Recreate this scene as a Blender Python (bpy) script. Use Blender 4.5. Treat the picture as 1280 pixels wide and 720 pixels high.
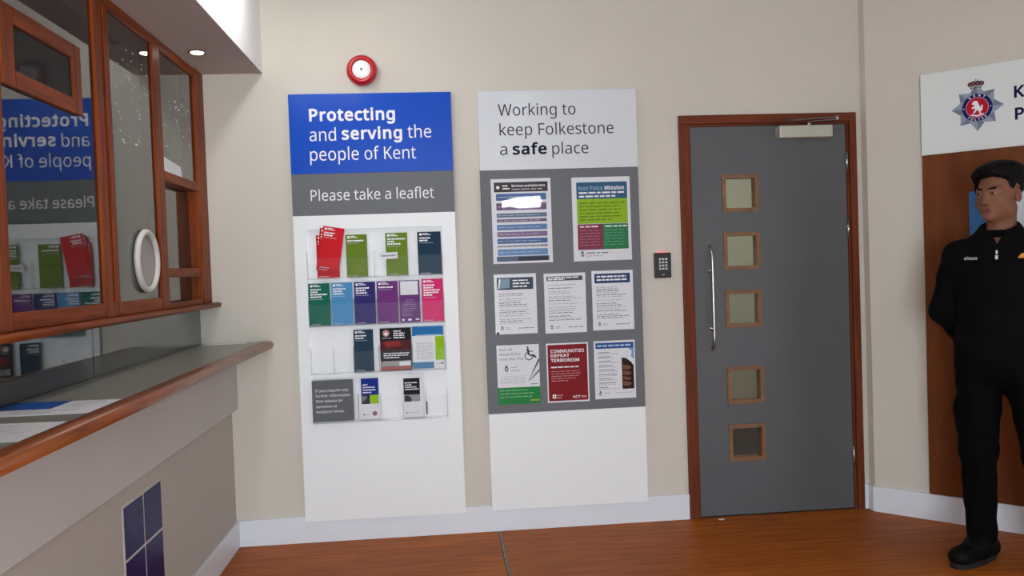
import bpy, bmesh, math, random
import numpy as np
from mathutils import Vector, Matrix
from mathutils.bvhtree import BVHTree

random.seed(7)
SC = bpy.context.scene
for o in list(bpy.data.objects):
    bpy.data.objects.remove(o, do_unlink=True)
COL = SC.collection

# ------------------------------------------------------------------ camera
YAW, PITCH, ROLL = .0854, -.026, -.0352
_fwd = Vector((math.sin(YAW)*math.cos(PITCH), math.cos(YAW)*math.cos(PITCH), math.sin(PITCH)))
_rgt = Vector((math.cos(YAW), -math.sin(YAW), 0))
_up = _rgt.cross(_fwd)
_r2 = _rgt*math.cos(ROLL) + _up*math.sin(ROLL)
_u2 = -_rgt*math.sin(ROLL) + _up*math.cos(ROLL)
cam_data = bpy.data.cameras.new('camera')
cam_data.sensor_width = 36.0
cam_data.lens = 36.0*1055.82/1280
cam_data.clip_start = .05
cam = bpy.data.objects.new('camera', cam_data)
COL.objects.link(cam)
m = Matrix((( _r2.x, _u2.x, -_fwd.x, 0.0), (_r2.y, _u2.y, -_fwd.y, -4.2976), (_r2.z, _u2.z, -_fwd.z, 1.3543), (0, 0, 0, 1)))
cam.matrix_world = m
SC.camera = cam

# ------------------------------------------------------------------ world, exposure, lamp strengths
world = bpy.data.worlds.new('world'); SC.world = world
world.use_nodes = True
world.node_tree.nodes['Background'].inputs[0].default_value = (.75, .85, 1, 1)
world.node_tree.nodes['Background'].inputs[1].default_value = .15
SC.view_settings.view_transform = 'Standard'
SC.view_settings.look = 'None'
SC.view_settings.exposure = 1.2
SC.view_settings.gamma = 1.0
SC.view_settings.use_curve_mapping = False
LAMP_NEAR = 8.0       # ceiling batten beside the soffit
LAMP_FAR = 1.5         # battens further back in the hall
SIDE_FILL = 1.6        # unseen glowing pane on the right wall, added to brighten the left side
REAR_FILL = 8.5         # unseen glazed entrance behind the camera, added for even frontal light
TRANSOM = 16.0         # small high window behind the camera
CORRIDOR = 5.0         # lamp in the corridor behind the door
DOWNLIGHT = 9.0

# ------------------------------------------------------------------ materials
def lin(c):
    return tuple((x/255/12.92 if x/255 <= .04045 else ((x/255+.055)/1.055)**2.4) for x in c) + (1.0,)

MATS = {}
def mat(name, rgb, rough=.6, var=.0, scale=6.0, bump=0.0, bscale=80.0, stretch=(1, 1, 1), metal=0.0, coat=0.0, spec=.5, emit=None, rgb2=None):
    if name in MATS: return MATS[name]
    m = bpy.data.materials.new(name); m.use_nodes = True
    nt = m.node_tree; N = nt.nodes; L = nt.links
    b = N['Principled BSDF']
    b.inputs['Roughness'].default_value = rough
    b.inputs['Metallic'].default_value = metal
    b.inputs['Specular IOR Level'].default_value = spec
    if coat:
        b.inputs['Coat Weight'].default_value = coat
        b.inputs['Coat Roughness'].default_value = .05
    c = lin(rgb)
    tc = N.new('ShaderNodeTexCoord'); mp = N.new('ShaderNodeMapping')
    mp.inputs['Scale'].default_value = stretch
    L.new(tc.outputs['Object'], mp.inputs['Vector'])
    nz = N.new('ShaderNodeTexNoise'); nz.inputs['Scale'].default_value = scale
    nz.inputs['Detail'].default_value = 5; nz.inputs['Roughness'].default_value = .6
    L.new(mp.outputs['Vector'], nz.inputs['Vector'])
    rp = N.new('ShaderNodeValToRGB')
    c2 = lin(rgb2) if rgb2 else tuple(x*(1-var) for x in c[:3])+(1,)
    c1 = c if rgb2 else tuple(min(1, x*(1+var)) for x in c[:3])+(1,)
    rp.color_ramp.elements[0].position = .3; rp.color_ramp.elements[0].color = c2
    rp.color_ramp.elements[1].position = .7; rp.color_ramp.elements[1].color = c1
    L.new(nz.outputs['Fac'], rp.inputs['Fac'])
    L.new(rp.outputs['Color'], b.inputs['Base Color'])
    if bump:
        nb = N.new('ShaderNodeTexNoise'); nb.inputs['Scale'].default_value = bscale
        nb.inputs['Detail'].default_value = 3
        L.new(mp.outputs['Vector'], nb.inputs['Vector'])
        bp = N.new('ShaderNodeBump'); bp.inputs['Strength'].default_value = bump; bp.inputs['Distance'].default_value = .004
        L.new(nb.outputs['Fac'], bp.inputs['Height']); L.new(bp.outputs['Normal'], b.inputs['Normal'])
    if emit:
        b.inputs['Emission Color'].default_value = c
        b.inputs['Emission Strength'].default_value = emit
    MATS[name] = m
    return m

def glass_mat(name, r0=.06, tint=(1, 1, 1), rough=.0, bump=0.0, bscale=30, power=5.0, veil=0.0):
    """thin clear sheet: see-through, with a reflection that grows towards grazing angles"""
    if name in MATS: return MATS[name]
    m = bpy.data.materials.new(name); m.use_nodes = True
    nt = m.node_tree; N = nt.nodes; L = nt.links
    N.remove(N['Principled BSDF'])
    out = N['Material Output']
    tr = N.new('ShaderNodeBsdfTransparent'); tr.inputs['Color'].default_value = tuple(tint)+(1,)
    gl = N.new('ShaderNodeBsdfGlossy'); gl.inputs['Roughness'].default_value = rough
    gl.inputs['Color'].default_value = (1, 1, 1, 1)
    lw = N.new('ShaderNodeLayerWeight'); lw.inputs['Blend'].default_value = .5
    pw = N.new('ShaderNodeMath'); pw.operation = 'POWER'; pw.inputs[1].default_value = power
    L.new(lw.outputs['Facing'], pw.inputs[0])
    ma = N.new('ShaderNodeMath'); ma.operation = 'MULTIPLY_ADD'; ma.inputs[1].default_value = 1-r0; ma.inputs[2].default_value = r0
    ma.use_clamp = True
    L.new(pw.outputs[0], ma.inputs[0])
    mx = N.new('ShaderNodeMixShader')
    L.new(ma.outputs[0], mx.inputs[0]); L.new(tr.outputs[0], mx.inputs[1]); L.new(gl.outputs[0], mx.inputs[2])
    last = mx
    if veil:
        df = N.new('ShaderNodeBsdfDiffuse'); df.inputs['Color'].default_value = (.8, .82, .85, 1)
        m2 = N.new('ShaderNodeMixShader'); m2.inputs[0].default_value = veil
        L.new(mx.outputs[0], m2.inputs[1]); L.new(df.outputs[0], m2.inputs[2]); last = m2
    if bump:
        tc = N.new('ShaderNodeTexCoord'); nb = N.new('ShaderNodeTexNoise'); nb.inputs['Scale'].default_value = bscale
        nb.inputs['Detail'].default_value = 1
        L.new(tc.outputs['Object'], nb.inputs['Vector'])
        bp = N.new('ShaderNodeBump'); bp.inputs['Strength'].default_value = bump; bp.inputs['Distance'].default_value = .01
        L.new(nb.outputs['Fac'], bp.inputs['Height']); L.new(bp.outputs['Normal'], gl.inputs['Normal'])
    L.new(last.outputs[0], out.inputs['Surface'])
    MATS[name] = m
    return m

def emis(name, rgb, s):
    if name in MATS: return MATS[name]
    m = bpy.data.materials.new(name); m.use_nodes = True
    N = m.node_tree.nodes; N.remove(N['Principled BSDF'])
    e = N.new('ShaderNodeEmission'); e.inputs[0].default_value = lin(rgb); e.inputs[1].default_value = s
    m.node_tree.links.new(e.outputs[0], N['Material Output'].inputs[0])
    MATS[name] = m
    return m

PAINT = mat('beige_paint', (211, 205, 194), .75, .025, 1.5, .12, 220)
PAINT_R = PAINT
PAINT_LOW = mat('stone_paint', (190, 184, 176), .75, .03, 1.5, .12, 220)
WHITE = mat('white_paint', (232, 232, 232), .5, .02, 3)
SKIRT = mat('white_gloss_paint', (228, 233, 242), .35, .02, 5)
SOFFIT = mat('soffit_paint', (184, 170, 163), .8, .02, 2)
FASCIA = mat('soffit_white', (240, 240, 242), .7, .01, 2)
def wood(axis):
    st = {'x': (.6, 9, 9), 'y': (9, .6, 9), 'z': (9, 9, .6)}[axis]
    return mat('red_wood_'+axis, (150, 72, 26), .45, 0, 5, .05, 30, st, rgb2=(98, 40, 12), spec=.15)
WX, WY, WZ = wood('x'), wood('y'), wood('z')
def dwood(axis):
    st = {'x': (.6, 9, 9), 'y': (9, .6, 9), 'z': (9, 9, .6)}[axis]
    return mat('door_wood_'+axis, (122, 62, 38), .5, 0, 5, .05, 30, st, rgb2=(92, 42, 24), spec=.15)
TRIMW = mat('oak_trim', (138, 98, 62), .5, 0, 5, .05, 30, (3, 3, 3), rgb2=(110, 74, 44))
DOORGREY = mat('door_grey_laminate', (88, 90, 93), .5, .03, 4)
METAL = mat('brushed_steel', (190, 190, 188), .28, .03, 20, metal=1.0)
CLOSER = mat('satin_silver', (190, 190, 178), .45, .03, 20, metal=.5)
BLACKP = mat('black_plastic', (24, 24, 27), .4)
GLASS = glass_mat('window_glass', .10, (.62, .65, .65))
LGLASS = glass_mat('screen_glass', .09, (.6, .64, .66))
CLEAR = glass_mat('clear_acrylic', .003, (.994, .995, .995), .35, veil=.004)
SLEEVE = glass_mat('plastic_sleeve', .012, (.995, .995, .995), .08, .03, 10)
DGLASS = glass_mat('obscured_glass', .035, (.88, .9, .86), .08, veil=.02)
PAPER = mat('white_paper', (226, 228, 234), .55, .01)
PGREY = mat('panel_grey', (100, 103, 108), .55, .015, 3)
PWHITE = mat('panel_white', (241, 244, 247), .45, .01, 3)
PBLUE = mat('sign_blue', (20, 80, 196), .18, .01, 3, spec=.3)
PSILV = mat('sign_pale', (218, 223, 230), .16, .03, 2, coat=.4)
WTEXT = mat('white_print', (240, 242, 246), .5)
DTEXT = mat('dark_print', (38, 40, 58), .5)

# ------------------------------------------------------------------ mesh helpers
def obj(name, me, mats, parent=None):
    o = bpy.data.objects.new(name, me)
    for mm in (mats if isinstance(mats, (list, tuple)) else [mats]): me.materials.append(mm)
    COL.objects.link(o)
    if parent: o.parent = parent
    return o
def tag(o, label=None, cat=None, group=None, kind=None):
    if label: o['label'] = label
    if cat: o['category'] = cat
    if group: o['group'] = group
    if kind: o['kind'] = kind
    return o
def empty(name, loc=(0, 0, 0), rz=0.0):
    o = bpy.data.objects.new(name, None); o.location = loc; o.rotation_euler = (0, 0, rz)
    o.empty_display_size = .1
    COL.objects.link(o)
    return o

class MB:
    def __init__(s): s.v = []; s.f = []; s.m = []; s.sm = []
    def face(s, pts, mi=0, sm=False):
        i = len(s.v); s.v += [tuple(p) for p in pts]; s.f.append(tuple(range(i, i+len(pts)))); s.m.append(mi); s.sm.append(sm); return s
    def box(s, x0, x1, y0, y1, z0, z1, mi=0):
        i = len(s.v)
        s.v += [(x0,y0,z0),(x1,y0,z0),(x1,y1,z0),(x0,y1,z0),(x0,y0,z1),(x1,y0,z1),(x1,y1,z1),(x0,y1,z1)]
        for f in ((0,3,2,1),(4,5,6,7),(0,1,5,4),(1,2,6,5),(2,3,7,6),(3,0,4,7)):
            s.f.append(tuple(i+k for k in f)); s.m.append(mi); s.sm.append(False)
        return s
    def prism(s, pts, axis, a, b, mi=0, sm=False):
        """polygon pts (2-D) extruded along axis from a to b"""
        def P(p, t):
            return {'x': (t, p[0], p[1]), 'y': (p[0], t, p[1]), 'z': (p[0], p[1], t)}[axis]
        n = len(pts); i = len(s.v)
        s.v += [P(p, a) for p in pts] + [P(p, b) for p in pts]
        s.f.append(tuple(range(i, i+n))); s.m.append(mi); s.sm.append(False)
        s.f.append(tuple(range(i+2*n-1, i+n-1, -1))); s.m.append(mi); s.sm.append(False)
        for k in range(n):
            j = (k+1) % n
            s.f.append((i+j, i+k, i+n+k, i+n+j)); s.m.append(mi); s.sm.append(sm)
        return s
    def tube(s, path, r, n=12, mi=0, cap=True):
        path = [Vector(p) for p in path]
        rs = r if isinstance(r, (list, tuple)) else [r]*len(path)
        rings = []
        d0 = (path[1]-path[0]).normalized()
        ref = Vector((0, 0, 1)) if abs(d0.z) < .9 else Vector((1, 0, 0))
        u = d0.cross(ref).normalized()
        for k, p in enumerate(path):
            d = (path[min(k+1, len(path)-1)]-path[max(k-1, 0)]).normalized()
            u = (u - d*u.dot(d)).normalized(); w = d.cross(u)
            i = len(s.v)
            for a in range(n):
                t = 2*math.pi*a/n
                s.v.append(tuple(p + (u*math.cos(t)+w*math.sin(t))*rs[k]))
            rings.append(i)
        for a, b in zip(rings, rings[1:]):
            for k in range(n):
                j = (k+1) % n
                s.f.append((a+k, a+j, b+j, b+k)); s.m.append(mi); s.sm.append(True)
        if cap:
            s.f.append(tuple(rings[0]+k for k in range(n-1, -1, -1))); s.m.append(mi); s.sm.append(False)
            s.f.append(tuple(rings[-1]+k for k in range(n))); s.m.append(mi); s.sm.append(False)
        return s
    def lathe(s, prof, c, axis='y', n=32, mi=0, sm=True, cap=True):
        """prof = [(radius, offset along axis)]"""
        rings = []
        for r, t in prof:
            i = len(s.v)
            for k in range(n):
                a = 2*math.pi*k/n; p, q = r*math.cos(a), r*math.sin(a)
                s.v.append({'y': (c[0]+p, c[1]+t, c[2]+q), 'x': (c[0]+t, c[1]+p, c[2]+q), 'z': (c[0]+p, c[1]+q, c[2]+t)}[axis])
            rings.append(i)
        for a, b in zip(rings, rings[1:]):
            for k in range(n):
                j = (k+1) % n
                s.f.append((a+k, a+j, b+j, b+k)); s.m.append(mi); s.sm.append(sm)
        if cap:
            s.f.append(tuple(rings[0]+k for k in range(n-1, -1, -1))); s.m.append(mi); s.sm.append(False)
            s.f.append(tuple(rings[-1]+k for k in range(n))); s.m.append(mi); s.sm.append(False)
        return s
    def build(s, name, mats, parent=None, bevel=0, seg=2, fix=True):
        me = bpy.data.meshes.new(name)
        me.from_pydata(s.v, [], s.f)
        me.polygons.foreach_set('material_index', s.m)
        me.polygons.foreach_set('use_smooth', s.sm)
        if bevel or fix:
            bm = bmesh.new(); bm.from_mesh(me)
            if fix: bmesh.ops.recalc_face_normals(bm, faces=bm.faces)
            if bevel:
                bmesh.ops.bevel(bm, geom=[e for e in bm.edges], offset=bevel, segments=seg, affect='EDGES', profile=.5, clamp_overlap=True)
            bm.to_mesh(me); bm.free()
        me.update()
        return obj(name, me, mats, parent)
def bx(name, x0, x1, y0, y1, z0, z1, mt, parent=None, bevel=0, seg=2):
    return MB().box(x0, x1, y0, y1, z0, z1).build(name, mt, parent, bevel, seg)

# ------------------------------------------------------------------ the room
CZ = 2.74
wb = MB()
wb.box(-3.3, 1.262, 0, .12, 0, CZ).box(2.205, 2.40, 0, .12, 0, CZ).box(1.262, 2.205, 0, .12, 2.092, CZ)
tag(wb.build('wall_back', PAINT), 'beige painted back wall carrying both display boards and the door', 'wall', kind='structure')

K = .7071
wr = MB().prism([(2.242, -.0005), (2.242, -.058), (3.64, -1.456), (3.64, -6.72), (3.8, -6.72), (3.8, -.0005)], 'z', 0, CZ)
tag(wr.build('wall_right', PAINT_R), 'angled beige wall behind the standing person', 'wall', kind='structure')
wl = tag(MB().box(-1.25, -1.054, -6.6, -.0005, 0, .9835).box(-1.25, -1.13, -6.6, -3.202, .9835, CZ).build('wall_left', PAINT_LOW), 'greige low wall under the reception counter', 'wall', kind='structure')
fa = bx('fascia_board', -1.054, -1.022, -3.2, -.001, .69, .9835, mat('fascia_paint', (202, 198, 196), .7, .02, 2), wl, .002)
TILE = mat('cobalt_tile', (20, 17, 92), .25, .12, 7, spec=.06)
GROUT = mat('pale_grout', (205, 200, 192), .8)
bx('grout_bed', -1.054, -1.0525, -1.475, -1.091, .243, .620, GROUT, wl)
for ya, yb in ((-1.465, -1.291), (-1.276, -1.103)):
    for za, zb in ((.438, .609), (.254, .428)):
        bx('tile', -1.0525, -1.0505, ya, yb, za, zb, TILE, wl, .0006)

tag(bx('ceiling', -1.3, 3.8, -6.72, .12, CZ, CZ+.1, mat('ceiling_paint', (176, 172, 164), .9, .02, 2)), 'plain pale ceiling of the lobby', 'ceiling', kind='structure')
sf = MB()
sf.box(-1.3, -.835, -6.6, -.0005, 2.35, 2.352)
so = tag(sf.build('soffit', SOFFIT), 'lowered ceiling box above the reception window', 'soffit', kind='structure')
bx('fascia', -.847, -.835, -6.6, -.0005, 2.3505, CZ, FASCIA, so)

# rear wall behind the camera: glazed entrance added for frontal light, small high window
rw = MB()
rw.box(-1.3, -.9, -6.72, -6.6, 0, CZ).box(-.9, .7, -6.72, -6.6, 2.1, CZ).box(.7, .84, -6.72, -6.6, 0, CZ).box(1.36, 3.8, -6.72, -6.6, 0, CZ)
rw.box(.84, 1.36, -6.72, -6.6, 0, 2.10).box(.84, 1.36, -6.72, -6.6, 2.23, CZ)
tag(rw.build('wall_rear', PAINT), 'beige wall behind the camera with the added glazed entrance', 'wall', kind='structure')
w2 = empty('rear_fill_glazing', (0, 0, 0)); tag(w2, 'unseen glazed entrance added in the rear wall for frontal light', 'window', kind='structure')
bx('pane', -.9, .7, -6.69, -6.68, .05, 2.1, emis('rear_fill_glow', (232, 244, 252), REAR_FILL), w2)
for x in (-.9, -.13, .64): bx('frame', x, x+.06, -6.67, -6.61, 0, 2.1, WZ, w2)
for z in (0, 2.04): bx('frame', -.84, .64, -6.67, -6.61, z, z+.06, WX, w2)
w4 = empty('side_fill_pane', (0, 0, 0)); tag(w4, 'unseen glowing pane added on the right wall to brighten the left side', 'window', kind='structure')
bx('pane', 3.625, 3.63, -4.6, -2.9, .05, 2.1, emis('side_fill_glow', (232, 244, 252), SIDE_FILL), w4)  # added glow, out of view, that lifts the low left wall and floor
for y in (-4.66, -3.78, -2.9): bx('frame', 3.59, 3.639, y, y+.06, 0, 2.16, WZ, w4)
for y in (-4.6, -3.72): bx('frame', 3.59, 3.639, y, y+.82, 2.1, 2.16, WY, w4)
w3 = empty('window_3', (0, 0, 0)); tag(w3, 'small high window in the rear wall', 'window', kind='structure')
bx('pane', .84, 1.36, -6.69, -6.68, 2.10, 2.23, emis('high_daylight', (240, 246, 255), TRANSOM), w3)
bx('frame', .82, 1.38, -6.61, -6.595, 2.08, 2.10, WX, w3)

# ceiling battens
def batten(x, y0, y1, s, label):
    r = empty('ceiling_light', (x, (y0+y1)/2, CZ)); tag(r, label, 'ceiling light', 'fluorescent battens on the ceiling')
    L = (y1-y0)/2
    MB().box(-.03, .03, -L, L, -.03, 0).build('batten_body', WHITE, r, .003)
    MB().prism([(.045*math.cos(a), -.045-.035*math.sin(a)) for a in [math.pi*k/10 for k in range(11)]] + [(-.045, -.03), (.045, -.03)], 'y', -L+.01, L-.01).build('diffuser', emis('tube_light_%g' % s, (251, 252, 248), s), r)
batten(-.60, -1.9, -.45, LAMP_NEAR, 'fluorescent ceiling batten beside the white soffit')
batten(.75, -3.9, -2.5, LAMP_FAR, 'fluorescent ceiling batten in the middle of the lobby')
batten(.75, -6.2, -4.8, LAMP_FAR, 'fluorescent ceiling batten near the entrance')

# ---- floor: a screed with laminate planks on it
PL = []
for k, (a, b) in enumerate((((190, 106, 36), (142, 72, 20)), ((196, 110, 36), (148, 76, 20)), ((182, 100, 32), (136, 68, 18)))):
    PL.append(mat('laminate_%d' % k, a, .5, 0, 4, .03, 25, (.7, 9, 1), rgb2=b, spec=.15))
fl = tag(MB().box(-1.25, 3.8, -6.72, .0, -.1, -.0105).build('floor', mat('dark_joint', (40, 20, 10), .8)), 'reddish brown wood laminate floor', 'floor', kind='structure')
def clip(poly, n, d):
    out = []
    for i, p in enumerate(poly):
        q = poly[(i+1) % len(poly)]
        a = p[0]*n[0]+p[1]*n[1]-d; b = q[0]*n[0]+q[1]*n[1]-d
        if a <= 0: out.append(p)
        if a*b < 0:
            t = a/(a-b); out.append((p[0]+(q[0]-p[0])*t, p[1]+(q[1]-p[1])*t))
    return out
PW = .19
rows = 11
for half, (xa, xb) in enumerate(((-1.054, .2515), (.2655, 3.64))):
    for r in range(rows):
        y1 = -.001-r*PW; y0 = y1-PW+.0012
        x = xa - (0.0 if half else random.uniform(0, 1.0)) - (random.uniform(0, .9) if half else 0)
        while x < xb:
            x2 = x + 1.26
            P = [(max(x, xa), y0), (min(x2, xb)-.0012, y0), (min(x2, xb)-.0012, y1), (max(x, xa), y1)]
            if P[1][0]-P[0][0] > .03:
                P = clip(P, (1, 1), 2.242-.058)
                P = clip(P, (1, 0), 2.242 if False else 3.64)
                if len(P) >= 3:
                    MB().prism(P, 'z', -.010, 0).build('plank', random.choice(PL), fl)
            x = x2
MB().box(-1.054, 3.64, -6.6, -.001-rows*PW-.001, -.0104, 0).build('planks_near_entrance', PL[0], fl)
st = bx('trim_1', .2525, .2645, -2.05, -.03, -.0104, .0015, mat('worn_aluminium', (150, 146, 138), .5, .0, 60, rgb2=(84, 74, 62), metal=.6), None, .0008)
tag(st, 'thin worn metal joint strip across the wooden floor', 'strip', kind='structure')

# ---- skirting boards
sk = .132
b1 = MB().box(-1.039, 1.258, -.015, -.0003, 0, sk).build('baseboard_back', SKIRT, None, .003)
tag(b1, 'white skirting board along the back wall below the display boards', 'skirting', kind='structure')
b2 = MB().box(-1.0539, -1.039, -6.5, -.0003, 0, sk).build('baseboard_left', SKIRT, None, .003)
tag(b2, 'white skirting board along the low wall under the counter', 'skirting', kind='structure')
b3 = MB().prism([(2.206, -.0003), (2.206, -.014), (2.228, -.014), (2.228, -.064), (3.62, -1.456-.014), (3.639, -1.456), (2.2419, -.0585), (2.2419, -.0003)], 'z', 0, sk).build('baseboard_right', SKIRT)
tag(b3, 'white skirting board along the angled wall behind the person', 'skirting', kind='structure')

# ---- corridor behind the door
cor = MB().box(.9, 3.4, 2.2, 2.3, 0, 2.5).box(.8, .9, .121, 2.3, 0, 2.5).box(3.4, 3.5, .121, 2.3, 0, 2.5).box(.8, 3.5, .121, 2.3, 2.5, 2.6)
tag(cor.build('wall_corridor', mat('corridor_paint', (204, 206, 194), .8)), 'pale corridor wall seen through the door glass', 'wall', kind='structure')
tag(bx('floor_corridor', .8, 3.5, .0005, 2.3, -.1, -.0005, mat('corridor_carpet', (46, 48, 46), .95)), 'dark corridor floor behind the door', 'floor', kind='structure')
cl = empty('ceiling_light', (2.1, 1.1, 2.5)); tag(cl, 'square light in the corridor behind the door', 'ceiling light')
bx('light_frame', -.32, .32, -.32, .32, -.03, -.001, WHITE, cl)
bx('diffuser', -.3, .3, -.3, .3, -.036, -.0301, emis('corridor_lamp', (255, 250, 235), CORRIDOR), cl)

# ---- dim office behind the reception window
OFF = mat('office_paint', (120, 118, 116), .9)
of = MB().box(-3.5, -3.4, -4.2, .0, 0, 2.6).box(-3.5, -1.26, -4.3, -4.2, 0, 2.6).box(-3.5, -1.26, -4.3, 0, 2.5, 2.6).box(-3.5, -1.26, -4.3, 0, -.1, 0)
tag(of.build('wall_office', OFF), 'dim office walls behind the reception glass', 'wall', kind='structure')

# ------------------------------------------------------------------ reception window
FX = -1.128; GB = -1.138; MX = -1.128
w1 = empty('window_1', (0, 0, 0)); tag(w1, 'reception window with reddish wood mullions and glass panes', 'window', kind='structure')
def member(name, y0, y1, z0, z1, ax, x0=-1.150, x1=FX, bev=.003):
    return bx(name, x0, x1, y0, y1, z0, z1, {'y': WY, 'z': WZ}[ax], w1, bev)
member('jamb', -.14, -.001, 1.226, 2.349, 'z', -1.2, -1.124)
member('mullion', -.733, -.640, 1.226, 2.349, 'z', -1.182, MX)
member('mullion', -1.323, -1.207, 1.226, 2.349, 'z', x1=MX)
member('mullion', -2.05, -1.957, 1.226, 2.349, 'z')
member('mullion', -2.75, -2.65, 1.226, 2.349, 'z')
member('mullion', -3.2, -3.1, 1.226, 2.349, 'z')
member('bead', -1.250, -1.209, 1.276, 2.309, 'z', MX, MX+.006)
for a, b in ((-.640, -.14), (-1.207, -.733), (-1.957, -1.323), (-2.65, -2.05), (-3.1, -2.75)):
    member('top_rail', a, b, 2.309, 2.349, 'y', -1.150, FX-.001)
    member('bottom_rail', a, b, 1.226, 1.276 if a < -.7 else 1.250, 'y', -1.150, FX-.001)
member('transom', -.640, -.14, 1.762, 1.803, 'y', -1.2, -1.126)
member('transom', -.640, -.14, 1.357, 1.397, 'y', -1.205, FX-.004)
def pane(y0, y1, z0, z1, x=GB, mt=GLASS):
    return bx('pane', x-.0015, x, y0, y1, z0, z1, mt, w1)
p2 = pane(-1.207, -.733, 1.276, 2.309)
p1 = pane(-1.957, -1.323, 1.276, 2.309)
p3 = pane(-.640, -.14, 1.803, 2.309)
pane(-.640, -.14, 1.397, 1.762, -1.180)
pane(-.640, -.14, 1.250, 1.357, -1.180)
pane(-2.65, -2.05, 1.276, 2.309); pane(-3.1, -2.75, 1.276, 2.309)
# small pale flecks scattered on the two far panes
SLIVER = mat('pale_sliver', (235, 238, 242), .3)
def slivers(par, y0, y1, z0, z1, n, clusters):
    mb = MB()
    for k in range(n):
        c = random.choice(clusters)
        y = random.gauss(c[0], .07); z = random.gauss(c[1], .05)
        if not (y0 < y < y1 and z0 < z < z1): continue
        L = random.choice([.003, .004, .006, .010]); w = random.choice([.002, .003, .004]); a = random.uniform(-1.2, 1.2)
        dy, dz = L*math.cos(a)*2.5, L*math.sin(a); ny, nz = -math.sin(a)*w, math.cos(a)*w
        x = GB+.0006
        mb.face([(x, y-dy, z-dz), (x, y+ny, z+nz), (x, y+dy, z+dz), (x, y-ny, z-nz)])
    tag(mb.build('slivers', SLIVER, par, fix=False), 'small pale flecks', kind='stuff')
slivers(p2, -1.19, -.75, 1.85, 2.25, 44, [(-1.12, 2.02), (-1.04, 1.84), (-.94, 1.86), (-.9, 2.02), (-.86, 2.16), (-1.0, 2.15)])
slivers(p3, -.62, -.16, 1.9, 2.25, 36, [(-.5, 1.98), (-.4, 2.02), (-.35, 2.1), (-.55, 2.1), (-.25, 2.15)])
# hinged hatch in the near pane
def hatch(a, b, c, d, ax): return bx('rail' if ax == 'y' else 'stile', GB+.0004, FX+.004, a, b, c, d, WY if ax == 'y' else WZ, hs, .003)
hs = bx('hatch_sash', GB+.001, GB+.004, -1.90, -1.49, 1.92, 2.07, glass_mat('dark_glass', .012, (.05, .055, .05), power=10, veil=.045), w1)
hatch(-1.956, -1.885, 1.885, 2.105, 'z'); hatch(-1.505, -1.450, 1.885, 2.105, 'z')
hatch(-1.885, -1.505, 2.058, 2.105, 'y'); hatch(-1.885, -1.505, 1.885, 1.932, 'y')
# speech ring
RINGW = mat('pale_plastic', (206, 203, 196), .35, .01)
prof = []
for k in range(13):
    a = 2*math.pi*k/12
    prof.append((.112+.012*math.cos(a), .012+.012*math.sin(a)))
rg = MB().lathe(prof, (GB, -.905, 1.424), 'x', 40, cap=False).build('speech_ring', RINGW, w1)
MB().lathe([(.104, .006), (.104, .0075), (.088, .009), (.084, .0075), (.062, .009), (.058, .0075), (.004, .009)], (GB, -.905, 1.424), 'x', 36).build('speech_membrane', mat('speech_film', (150, 146, 146), .3, .05, 30), rg)
# sill and the lower screen
si = MB()
nose = [(-1.205, 1.203)] + [(-1.092+.0115*math.cos(t), 1.2145+.0115*math.sin(t)) for t in [-math.pi/2+math.pi*k/8 for k in range(9)]] + [(-1.205, 1.226)]
si.prism(nose, 'y', -3.2, -.001, sm=True)
si.build('sill', WY, w1)
for a, b in ((-1.30, -.001), (-3.2, -1.306)):
    bx('lower_pane', -1.192, -1.186, a, b, 1.0205, 1.203, LGLASS, w1)
# small paper on the far upper pane
lb = MB().face([(GB+.001, -.630, 1.868), (GB+.001, -.630, 1.808), (GB+.001, -.36, 1.806), (GB+.001, -.385, 1.85)]).build('notice', PAPER, None, fix=False)
sd = lb.modifiers.new('thick', 'SOLIDIFY'); sd.thickness = .0006
tag(lb, 'small blank white slip stuck on the far reception pane', 'notice')

# ------------------------------------------------------------------ counter
ct = empty('reception_counter', (0, 0, 0)); tag(ct, 'long reception counter with grey laminate top and rounded wooden edge', 'counter')
bx('laminate_top', -1.205, -.893, -3.2, -.0015, .986, 1.0205, mat('counter_laminate', (132, 131, 122), .35, .06, 40, coat=.1), ct)
ed = [(-.893, .985), (-.893, 1.0215), (-.852, 1.0215), (-.845, 1.0195), (-.838, 1.012), (-.836, 1.004), (-.838, .996), (-.843, .989), (-.850, .985)]
MB().prism(ed, 'y', -3.2, -.0015, sm=True).build('wooden_edging', mat('edge_wood', (158, 86, 42), .36, 0, 5, .04, 30, (9, .6, 9), rgb2=(108, 52, 24), coat=.15), ct)

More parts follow.
